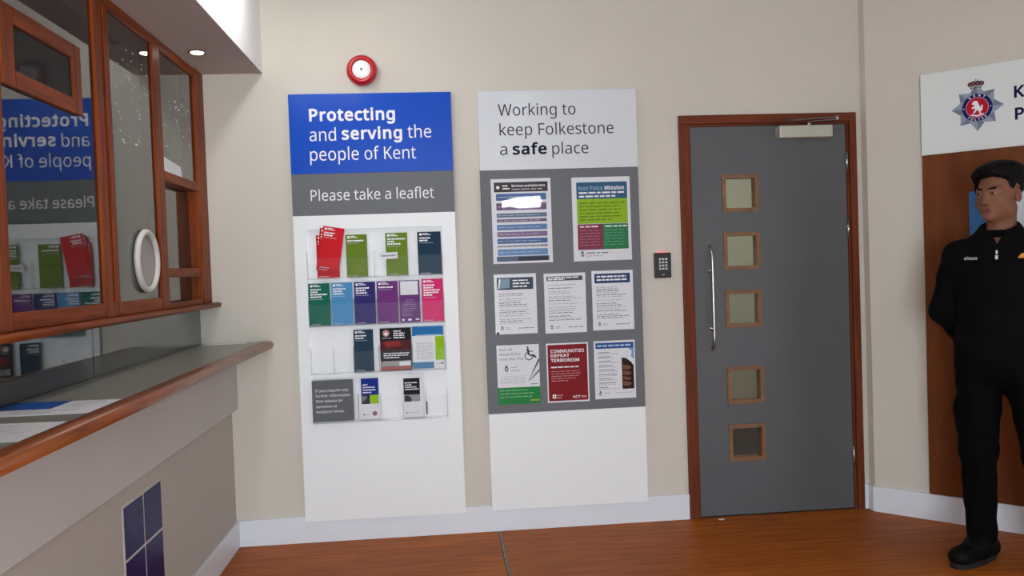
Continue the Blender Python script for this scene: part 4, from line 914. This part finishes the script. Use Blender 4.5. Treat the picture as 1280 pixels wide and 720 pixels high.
# rearing white horse
HZ = [(-.020, .026), (-.010, .033), (.002, .030), (.006, .018), (.012, .004), (.016, -.004), (.018, .012), (.024, .008), (.022, -.014), (.014, -.018), (.016, -.030), (.010, -.030), (.006, -.016), (-.002, -.012), (-.008, -.022), (-.014, -.028), (-.018, -.024), (-.010, -.010), (-.010, .0), (-.020, -.006), (-.024, .002), (-.014, .006), (-.012, .014), (-.022, .016)]
hp.poly([((c0[0]+x-S0)/.85, zc(c0[1]+y)) for x, y in HZ], WTEXT, 'crest_horse', 6)
hp.poly([((c0[0]+x-S0)/.85, zc(c0[1]+y)) for x, y in [(-.028, -.029), (0, -.036), (.028, -.029), (.026, -.036), (0, -.043), (-.026, -.036)]], WTEXT, 'crest_scroll', 6)
def arc_text(body, r, a0, a1, cap, flip):
    n = len(body)
    for i, ch in enumerate(body):
        a = a0+(a1-a0)*i/(n-1)
        V, F = text_mesh(ch, 0, None, 0, cap, .02, 0)
        if not V: continue
        mx = (min(v[0] for v in V)+max(v[0] for v in V))/2
        th = a-math.pi/2 if not flip else a+math.pi/2
        mb = hp.lay('crest_lettering', WTEXT, 6); i0 = len(mb.v)
        for v in V:
            x, z = v[0]-mx, v[2]-cap/2
            X = r*math.cos(a)+x*math.cos(th)-z*math.sin(th); Z = r*math.sin(a)+x*math.sin(th)+z*math.cos(th)
            mb.v.append(((cu_-.5)*.85+X, -.026-.0004*6, (1-zc(2.033))*.399+Z))
        for f in F: mb.f.append(tuple(i0+q for q in f)); mb.m.append(0); mb.sm.append(False)
arc_text('KENT', .0575, math.radians(122), math.radians(58), .0105, False)
arc_text('POLICE', .0575, math.radians(232), math.radians(308), .0105, True)
hp.disc((c0[0]-.0575-S0)/.85, zc(2.033), .0025, WTEXT, 'crest_lettering', 6); hp.disc((c0[0]+.0575-S0)/.85, zc(2.033), .0025, WTEXT, 'crest_lettering', 6)
CRD = ink('crown_dark', (58, 40, 44)); CRW = ink('crown_silver', (170, 172, 180))
for dx, dz, r in ((-.024, 2.146, .0115), (-.009, 2.149, .0115), (.009, 2.149, .0115), (.024, 2.146, .0115)):
    hp.disc((c0[0]+dx-.004-S0)/.85, zc(dz), r, CRD, 'crest_crown', 2); hp.disc((c0[0]+dx-.004-S0)/.85, zc(dz-.001), r*.5, ink('crown_red', (150, 90, 100)), 'crest_crown', 3)
hp.poly([((c0[0]+x-.004-S0)/.85, zc(z)) for x, z in ((-.028, 2.137), (.028, 2.137), (.022, 2.118), (-.022, 2.118))], CRW, 'crest_crown', 2)
for k in range(5): hp.disc((c0[0]-.02+.01*k-.004-S0)/.85, zc(2.128), .003, CRD, 'crest_crown', 3)
hp.disc((c0[0]-.004-S0)/.85, zc(2.165), .005, CRW, 'crest_crown', 2)
NAVY = ink('police_navy', (22, 26, 72))
hp.letters('Kent', (.676-S0)/.85, None, zc(2.055), .056, NAVY, .03)
hp.letters('Police', (.678-S0)/.85, None, zc(1.953), .056, NAVY, .03)
hp.done()
ps = Sheet('poster', .40, .50, .0015, ink('poster_sky', (76, 130, 196)), on_right(.678, .0235, 1.135), ang)
ps.rect(.22, 1, 0, 1, ink('poster_pale', (198, 208, 214)), 'printed_panel')
tag(ps.done(), 'blue and pale poster on the brown board behind the person', 'poster')

# ------------------------------------------------------------------ the person
class Field:
    """signed-distance grid; blobs are blended smoothly and skinned as ONE surface"""
    def __init__(s, lo, hi, h):
        s.lo = np.array(lo, np.float32); s.h = h
        s.n = np.ceil((np.array(hi)-np.array(lo))/h).astype(int)+1
        s.a = np.full(s.n, .15, np.float32)
    def sub(s, lo, hi):
        i0 = np.clip(np.floor((np.array(lo)-s.lo)/s.h).astype(int), 0, s.n-1); i1 = np.clip(np.ceil((np.array(hi)-s.lo)/s.h).astype(int)+1, 1, s.n)
        g = [s.lo[k]+np.arange(i0[k], i1[k], dtype=np.float32)*s.h for k in range(3)]
        X, Y, Z = np.meshgrid(*g, indexing='ij', sparse=True)
        return tuple(slice(i0[k], i1[k]) for k in range(3)), X, Y, Z
    def blend(s, sl, d, k, mode):
        a = s.a[sl]
        if mode == 'add':
            if k <= 0: s.a[sl] = np.minimum(a, d)
            else:
                t = np.clip(.5+.5*(a-d)/k, 0, 1); s.a[sl] = a*(1-t)+d*t-k*t*(1-t)
        else:
            t = np.clip(.5-.5*(a+d)/max(k, 1e-6), 0, 1); s.a[sl] = a*(1-t)-d*t+k*t*(1-t)
    def cone(s, a, b, ra, rb, k=.02, mode='add', sq=(1, 1, 1)):
        a = np.array(a, np.float32); b = np.array(b, np.float32); mg = max(ra, rb)+k+.02
        sl, X, Y, Z = s.sub(np.minimum(a, b)-mg, np.maximum(a, b)+mg)
        d = b-a; L = float(d@d)+1e-9
        t = np.clip(((X-a[0])*d[0]+(Y-a[1])*d[1]+(Z-a[2])*d[2])/L, 0, 1)
        q = np.sqrt(((X-a[0]-t*d[0])/sq[0])**2+((Y-a[1]-t*d[1])/sq[1])**2+((Z-a[2]-t*d[2])/sq[2])**2)-(ra+(rb-ra)*t)
        s.blend(sl, q, k, mode)
    def ell(s, c, r, k=.02, mode='add', R=None):
        mg = max(r)+k+.02
        sl, X, Y, Z = s.sub(np.array(c)-mg, np.array(c)+mg)
        x, y, z = X-c[0], Y-c[1], Z-c[2]
        if R is not None:
            x, y, z = (R[0][0]*x+R[1][0]*y+R[2][0]*z, R[0][1]*x+R[1][1]*y+R[2][1]*z, R[0][2]*x+R[1][2]*y+R[2][2]*z)
        k0 = np.sqrt((x/r[0])**2+(y/r[1])**2+(z/r[2])**2); k1 = np.sqrt((x/r[0]**2)**2+(y/r[1]**2)**2+(z/r[2]**2)**2)+1e-6
        s.blend(sl, k0*(k0-1)/k1, k, mode)
    def whole(s):
        g = [s.lo[k]+np.arange(s.n[k], dtype=np.float32)*s.h for k in range(3)]
        return np.meshgrid(*g, indexing='ij', sparse=True)
    def mesh(s):
        a = s.a; a[0] = a[-1] = .1; a[:, 0] = a[:, -1] = .1; a[:, :, 0] = a[:, :, -1] = .1
        ins = a < 0
        c = [ins[i:ins.shape[0]-1+i, j:ins.shape[1]-1+j, k:ins.shape[2]-1+k] for i in (0, 1) for j in (0, 1) for k in (0, 1)]
        cnt = sum(x.astype(np.int8) for x in c)
        act = np.argwhere((cnt > 0) & (cnt < 8))
        idx = -np.ones(cnt.shape, np.int32); idx[tuple(act.T)] = np.arange(len(act))
        P = np.zeros((len(act), 3)); W = np.zeros(len(act))
        cor = [(i, j, k) for i in (0, 1) for j in (0, 1) for k in (0, 1)]
        val = {q: a[act[:, 0]+q[0], act[:, 1]+q[1], act[:, 2]+q[2]] for q in cor}
        for q in cor:
            for ax in range(3):
                if q[ax]: continue
                r = list(q); r[ax] = 1; r = tuple(r)
                va, vb = val[q], val[r]; cr = (va < 0) != (vb < 0)
                t = np.where(cr, va/(va-vb+1e-12), 0)
                p = np.tile(np.array(q, float), (len(act), 1)); p[:, ax] += t
                P[cr] += p[cr]; W[cr] += 1
        V = (P/W[:, None]+act)*s.h+s.lo
        F = []
        for ax in range(3):
            u, v = (ax+1) % 3, (ax+2) % 3
            A = np.moveaxis(ins, ax, 0); ch = np.moveaxis(A[:-1] != A[1:], 0, ax)
            e = np.argwhere(ch); up = ins[tuple(e.T)]
            q = []
            for du, dv in ((0, 0), (1, 0), (1, 1), (0, 1)):
                f = e.copy(); f[:, u] -= du; f[:, v] -= dv; q.append(idx[tuple(f.T)])
            q = np.stack(q, 1); q[up] = q[up][:, ::-1]
            F.append(q)
        F = np.concatenate(F); F = F[:, ::-1]
        return V, F
def skin(name, V, F, mats, parent, fmat=None, smooth=0):
    me = bpy.data.meshes.new(name)
    me.vertices.add(len(V)); me.vertices.foreach_set('co', np.asarray(V, np.float32).ravel())
    me.loops.add(F.size); me.loops.foreach_set('vertex_index', F.ravel().astype(np.int32))
    me.polygons.add(len(F)); me.polygons.foreach_set('loop_start', np.arange(0, F.size, 4, dtype=np.int32))
    me.polygons.foreach_set('loop_total', np.full(len(F), 4, np.int32))
    me.update(calc_edges=True)
    me.polygons.foreach_set('use_smooth', np.ones(len(F), bool))
    if fmat is not None: me.polygons.foreach_set('material_index', fmat)
    o = obj(name, me, mats, parent)
    if smooth:
        md = o.modifiers.new('smooth', 'SMOOTH'); md.factor = .5; md.iterations = smooth
    return o

PX, PY, PROT = 2.385, -.885, math.radians(-42)
HY = math.radians(-25)          # head turned further to the viewer's left
HO = np.array([0, -.005, 1.586])
def Hp(p):
    x, y, z = p
    # slight forward nod is left out; turn about the vertical axis
    return np.array([x*math.cos(HY)-y*math.sin(HY), x*math.sin(HY)+y*math.cos(HY), z])+HO
HR = [[math.cos(HY), -math.sin(HY), 0], [math.sin(HY), math.cos(HY), 0], [0, 0, 1]]
def hell(f, c, r, k=.015, mode='add'): f.ell(Hp(c), r, k, mode, HR)
def hcone(f, a, b, ra, rb, k=.01, mode='add'): f.cone(Hp(a), Hp(b), ra, rb, k, mode)

B = Field((-.42, -.28, 0.0), (.44, .30, 1.74), .0042)
# trunk and limbs under the clothes
B.ell((0, 0, 1.22), (.16, .10, .21), .03); B.ell((0, 0, .95), (.145, .10, .16), .05)
B.cone((-.12, .01, 1.34), (.12, .01, 1.34), .05, .05, .04)
LEGS = {-1: [(-.085, 0, .90), (-.095, -.012, .49), (-.092, .012, .09)], 1: [(.085, 0, .90), (.14, -.012, .49), (.172, .012, .09)]}
ARMS = {-1: [(-.160, .012, 1.330), (-.226, .050, 1.085), (-.150, .170, .935)], 1: [(.160, .012, 1.330), (.240, .050, 1.085), (.150, .170, .935)]}
TOE = {-1: math.radians(-22), 1: math.radians(20)}
for sd in (-1, 1):
    h, kn, an = LEGS[sd]
    B.cone(h, kn, .082, .055, .03); B.cone(kn, an, .054, .036, .02)
    t = TOE[sd]
    B.cone((an[0], an[1]+.02, .055), (an[0]+math.sin(t)*.15, an[1]-math.cos(t)*.15, .04), .036, .028, .03)
    s_, e_, w_ = ARMS[sd]
    B.cone(s_, e_, .048, .038, .03); B.cone(e_, w_, .038, .026, .02)
    # hand: palm and five fingers, clasped behind the back
    w_ = np.array(w_); pc = w_+np.array([-sd*.055, .028, -.022])
    B.cone(w_, pc, .026, .034, .02, sq=(1, .75, 1))
    for i, (dz, L) in enumerate(((.030, .066), (.010, .075), (-.011, .070), (-.031, .054))):
        k0 = pc+np.array([-sd*.03, .004+sd*.004, dz*.9]); k1 = k0+np.array([-sd*L*.45, .010+.006*sd, -.008]); k2 = k1+np.array([-sd*L*.38, -.010, -.012])
        B.cone(k0, k1, .0088, .0082, .004); B.cone(k1, k2, .0082, .007, .003)
    t0 = w_+np.array([-sd*.022, .016, .018]); t1 = t0+np.array([-sd*.035, .014, .026]); t2 = t1+np.array([-sd*.028, .004, .006])
    B.cone(t0, t1, .012, .010, .008); B.cone(t1, t2, .010, .0078, .003)
# neck and head
B.cone((0, .028, 1.38), Hp((0, .022, -.075)), .060, .054, .02)
hell(B, (0, .016, .040), (.074, .093, .080), .01)
hell(B, (0, -.022, -.018), (.0640, .070, .080), .03)
hell(B, (0, -.032, -.070), (.046, .052, .042), .03)
hell(B, (0, -.070, -.098), (.019, .016, .014), .022)
for sx in (-1, 1):
    hell(B, (sx*.040, -.050, -.028), (.020, .022, .020), .035)
    hell(B, (sx*.050, -.002, -.060), (.012, .030, .028), .03)
    hell(B, (sx*.0305, -.101, .002), (.0175, .017, .0105), .014, 'sub')
    hcone(B, (sx*.014, -.083, .0190), (sx*.046, -.070, .0195), .0085, .008, .012)
    hell(B, (sx*.0305, -.0750, .002), (.0155, .0135, .0120), .002)
    hcone(B, (sx*.015, -.0880, .0095), (sx*.046, -.0755, .0090), .0042, .0038, .004)   # upper lid
    hcone(B, (sx*.017, -.0850, -.0055), (sx*.044, -.0745, -.0045), .0030, .0028, .004)   # lower lid
    hell(B, (sx*.0105, -.092, -.040), (.0072, .0095, .0068), .007)
    hell(B, (sx*.0765, .014, -.010), (.009, .020, .030), .006); hell(B, (sx*.084, .010, -.006), (.006, .010, .018), .006, 'sub')
hcone(B, (0, -.083, .010), (0, -.101, -.034), .0075, .0095, .012)
hell(B, (0, -.1045, -.036), (.0095, .0100, .0085), .006)
hcone(B, (-.018, -.0815, -.0650), (.018, -.0815, -.0650), .0055, .0055, .008); hell(B, (0, -.0870, -.0648), (.014, .0070, .0048), .006)
hcone(B, (-.014, -.0825, -.0755), (.014, -.0825, -.0755), .0066, .0066, .008)
hell(B, (0, -.094, -.0700), (.023, .010, .0013), .003, 'sub')
V, F = B.mesh()
# lips take a darker skin tone (their own colour)
C = (V[F].mean(1)-HO); ch, sh = math.cos(-HY), math.sin(-HY)
cx_, cy_ = C[:, 0]*ch-C[:, 1]*sh, C[:, 0]*sh+C[:, 1]*ch
lips = ((cx_/.0225)**2+((C[:, 2]+.0703)/.0125)**2 < 1) & (cy_ < -.07)
SKIN = mat('skin', (126, 84, 63), .55, .05, 30, .05, 300, spec=.3); LIPS = mat('lips', (110, 66, 55), .5, spec=.3)
person = skin('person', V, F, [SKIN, LIPS], None, lips.astype(np.int32), 2)
person.location = (PX, PY, 0); person.rotation_euler = (0, 0, PROT)
tag(person, 'person in black jacket, trousers and boots standing by the angled wall, looking left', 'person')
# eyes and eyebrows
EYEW = mat('eye_white', (118, 108, 100), .3); IRIS = mat('iris_dark', (34, 22, 18), .15)
HAIRM = mat('black_hair', (8, 7, 8), .65, .2, 60, .5, 90, (3, .5, 1), spec=.15)
for sx in (-1, 1):
    c = Hp((sx*.0305, -.0752, .002))
    ey = MB()
    for la in range(1, 8):
        pass
    me = bpy.data.meshes.new('eye'); bm = bmesh.new(); bmesh.ops.create_uvsphere(bm, u_segments=20, v_segments=14, radius=.0138); bm.to_mesh(me); bm.free()
    for p in me.polygons: p.use_smooth = True
    e = obj('eye', me, [EYEW], person); e.location = c+np.array(Hp((0, -.0008, 0))-HO); e.scale = (1.05, 1, .58)
    g = Hp((sx*.0305-.004, -.0758, -.001)); dirv = Hp((-.22, -1, -.03))-HO; dirv = dirv/np.linalg.norm(dirv)
    me = bpy.data.meshes.new('iris'); bm = bmesh.new(); bmesh.ops.create_uvsphere(bm, u_segments=16, v_segments=10, radius=.0072); bm.to_mesh(me); bm.free()
    for p in me.polygons: p.use_smooth = True
    ir = obj('iris', me, [IRIS], e); ir.location = dirv*.0085; ir.scale = (1, 1, 1.2)
    H2 = Field(Hp((sx*.034, -.08, .022))-.04, Hp((sx*.034, -.08, .022))+.04, .002)
    hcone(H2, (sx*.013, -.0895, .0195), (sx*.034, -.0830, .0235), .0042, .0050, .003); hcone(H2, (sx*.034, -.0830, .0235), (sx*.052, -.0675, .0195), .0048, .0028, .003)
    V, F = H2.mesh(); skin('eyebrow', V, F, [HAIRM], person)
# hair: short on the sides, fuller and swept on top
H = Field(HO-np.array([.14, .15, .12]), HO+np.array([.14, .15, .17]), .0032)
hell(H, (0, .022, .050), (.0835, .101, .086), .0)
hell(H, (-.010, -.020, .096), (.070, .076, .036), .03); hell(H, (.02, .02, .106), (.066, .080, .032), .03)
hcone(H, (-.050, -.074, .080), (.030, -.084, .090), .014, .016, .02); hcone(H, (.030, -.084, .090), (.066, -.050, .070), .016, .014, .02)
hcone(H, (-.056, -.072, .076), (-.074, -.040, .030), .013, .010, .015); hcone(H, (-.074, -.040, .030), (-.076, -.020, .005), .010, .008, .01)
X, Y, Z = H.whole()
x = (X-HO[0])*ch-(Y-HO[1])*sh; y = (X-HO[0])*sh+(Y-HO[1])*ch; z = Z-HO[2]
zh = np.interp(y, [-.13, -.085, -.05, -.036, -.028, -.012, -.002, .004, .03, .042, .06, .12], [.070, .066, .054, .030, -.026, -.028, .0, .024, .022, -.045, -.070, -.078]).astype(np.float32)
zh = zh+.004*np.sin(x*90)*(y < -.04)-.034*np.clip((-x-.042)/.02, 0, 1)*(y < -.03)
st = .0010*np.sin(x*420+y*120+z*40)+.0008*np.sin(x*240-y*160+z*90)
taper = .013*np.clip(1-(z-zh)/.045, 0, 1)*(y < .035)
H.a = np.maximum(H.a+st+taper, (zh-z)*.8).astype(np.float32)
V, F = H.mesh(); skin('hair', V, F, [HAIRM], person, None, 1)

# jacket
J = Field((-.42, -.24, .72), (.42, .30, 1.52), .0055)
J.ell((0, .002, 1.19), (.180, .125, .24), .03); J.ell((0, .004, .95), (.186, .130, .22), .06)
for sd in (-1, 1): J.cone((sd*.03, .018, 1.375), (sd*.145, .012, 1.325), .070, .064, .04)
J.cone((0, .02, 1.34), (0, .024, 1.43), .095, .076, .05)
for sd in (-1, 1):
    s_, e_, w_ = [np.array(q) for q in ARMS[sd]]
    J.cone(s_, e_, .066, .060, .03); J.cone(e_, w_+(e_-w_)*.06, .060, .045, .025)
    J.ell(w_+(e_-w_)*.10, (.046, .046, .046), .012)
J.cone((-.06, .085, 1.40), (.06, .085, 1.40), .034, .034, .03)      # folded hood behind the neck
X, Y, Z = J.whole()
fold = .0030*np.sin(Z*42+X*16+np.sin(Y*20))+.0022*np.sin(Z*75-X*40+Y*30)+.0018*np.sin(X*60+Y*50)
J.a = J.a+fold.astype(np.float32)*np.clip((1.33-Z)/.1, 0, 1)
zip_d = np.abs(X)-.0035
J.a = np.where((Y < 0) & (np.abs(X) < .004), J.a+.0025, J.a)
J.a = np.maximum(J.a, .775+.008*np.sin(X*20)-Z)
# collar opening
col = np.sqrt((X/.064)**2+((Y-.012)/.066)**2)-1
J.a = np.where(Z > 1.395, np.maximum(J.a, np.maximum(-col*.06, (Z-(1.455+.35*np.clip(Y, -.06, .06))))), J.a).astype(np.float32)
vcut = np.maximum(np.abs(X)-(Z-1.37)*.40, -(Y*-1))
J.a = np.where((Z > 1.37) & (Y < -.02), np.maximum(J.a, -(np.abs(X)-(Z-1.37)*.42)), J.a).astype(np.float32)
V, F = J.mesh()
CLOTH = mat('black_jacket', (5, 5, 6), .85, .15, 25, .25, 180, spec=.12)
jk = skin('jacket', V, F, [CLOTH], person, None, 2)
bv = BVHTree.FromPolygons([tuple(v) for v in V], [tuple(f) for f in F])
def drape(name, verts, faces, m, par, off=.004):
    out = []
    for (x, z) in verts:
        hit = bv.ray_cast(Vector((x, -.6, z)), Vector((0, 1, 0)))[0]
        out.append((x, (hit.y if hit else -.12)-off, z))
    me = bpy.data.meshes.new(name); me.from_pydata(out, [], faces); me.update()
    return obj(name, me, m, par)
LOGO = mat('logo_white', (214, 216, 220), .5)
Vt, Ft = text_mesh('ellesse', -.126, -.072, 1.312, .013, .03)
drape('chest_lettering', [(v[0], v[2]) for v in Vt], Ft, LOGO, jk)
drape('chest_mark', [(.076, 1.314), (.112, 1.314), (.108, 1.326), (.097, 1.335), (.085, 1.330)], [(0, 1, 2, 3, 4)], mat('logo_orange', (226, 150, 50), .5), jk, .005)
zp = drape('zip_pull', [(-.004, 1.312), (.006, 1.312), (.006, 1.328), (-.004, 1.328)], [(0, 1, 2, 3)], LOGO, jk, .006)
drape('zip_slider', [(-.002, 1.333), (.004, 1.333), (.006, 1.342), (.002, 1.350), (-.003, 1.348)], [(0, 1, 2, 3, 4)], LOGO, jk, .006)
tee = Field((-.12, -.12, 1.30), (.12, .14, 1.44), .005)
tee.cone((0, .018, 1.30), (0, .020, 1.395), .088, .070, .02)
V, F = tee.mesh(); skin('undershirt', V, F, [mat('dark_tee', (6, 6, 7), .9, spec=.1)], person)

# trousers
T = Field((-.25, -.20, .055), (.32, .22, 1.0), .0055)
T.ell((0, .002, .875), (.172, .125, .12), .03)
for sd in (-1, 1):
    h, kn, an = [np.array(q) for q in LEGS[sd]]
    T.cone(h, kn, .100, .073, .03); T.cone(kn, an, .073, .058, .03)
    mid = h+(kn-h)*.62
    T.ell(mid+np.array([sd*.068, .0, .0]), (.030, .060, .080), .02)      # side pocket
X, Y, Z = T.whole()
T.a = T.a+(.0016*np.sin(Z*38+X*46+2*np.sin(Z*9))+.0014*np.sin(Z*62-X*50+Y*55)+.0015*np.sin(X*70+Z*8)).astype(np.float32)
T.a = np.maximum(T.a, np.maximum(.085+.006*np.sin(X*40)-Z, Z-.95)).astype(np.float32)
V, F = T.mesh()
skin('trousers', V, F, [mat('black_trousers', (4, 4, 5), .85, .15, 25, .2, 160, spec=.1)], person, None, 2)

# boots
BOOT = mat('black_boot', (5, 5, 5), .65, .1, 20, spec=.15); SOLE = mat('boot_sole', (20, 19, 19), .8)
for sd in (-1, 1):
    an = LEGS[sd][2]; t = TOE[sd]
    f = lambda d, z, lat=0: (an[0]+math.sin(t)*d+math.cos(t)*lat, an[1]-math.cos(t)*d+math.sin(t)*lat, z)
    S = Field((an[0]-.19, -.27, -.004), (an[0]+.19, .17, .20), .0045)
    S.cone(f(-.045, .055), f(.05, .06), .046, .046, .02); S.cone(f(.04, .052), f(.155, .045), .047, .042, .03)
    S.cone(f(.0, .08), f(-.008, .16), .050, .050, .03); S.ell(f(.165, .042), (.046, .046, .036), .02); S.ell(f(-.05, .045), (.042, .042, .045), .02)
    X, Y, Z = S.whole()
    S.a = np.maximum(S.a, np.maximum(.014-Z, Z-.17)).astype(np.float32)
    V, F = S.mesh(); bt = skin('boot', V, F, [BOOT], person, None, 1)
    outl = []
    for k in range(28):
        a = 2*math.pi*k/28
        d = .062+.148*math.cos(a); wd = .050*(1+.12*math.cos(a))*math.copysign(abs(math.sin(a))**.75, math.sin(a))
        q = f(d, 0, wd); outl.append((q[0], q[1]))
    MB().prism(outl, 'z', .0005, .022).build('sole', SOLE, bt)
    for k in range(4):
        q0 = f(.075+.022*k-.01, .098-.006*k, -.022); q1 = f(.075+.022*k-.005, .104-.006*k, 0); q2 = f(.075+.022*k-.01, .098-.006*k, .022)
        MB().tube([q0, q1, q2], .003, 8).build('lace', mat('boot_lace', (24, 24, 26), .8), bt)
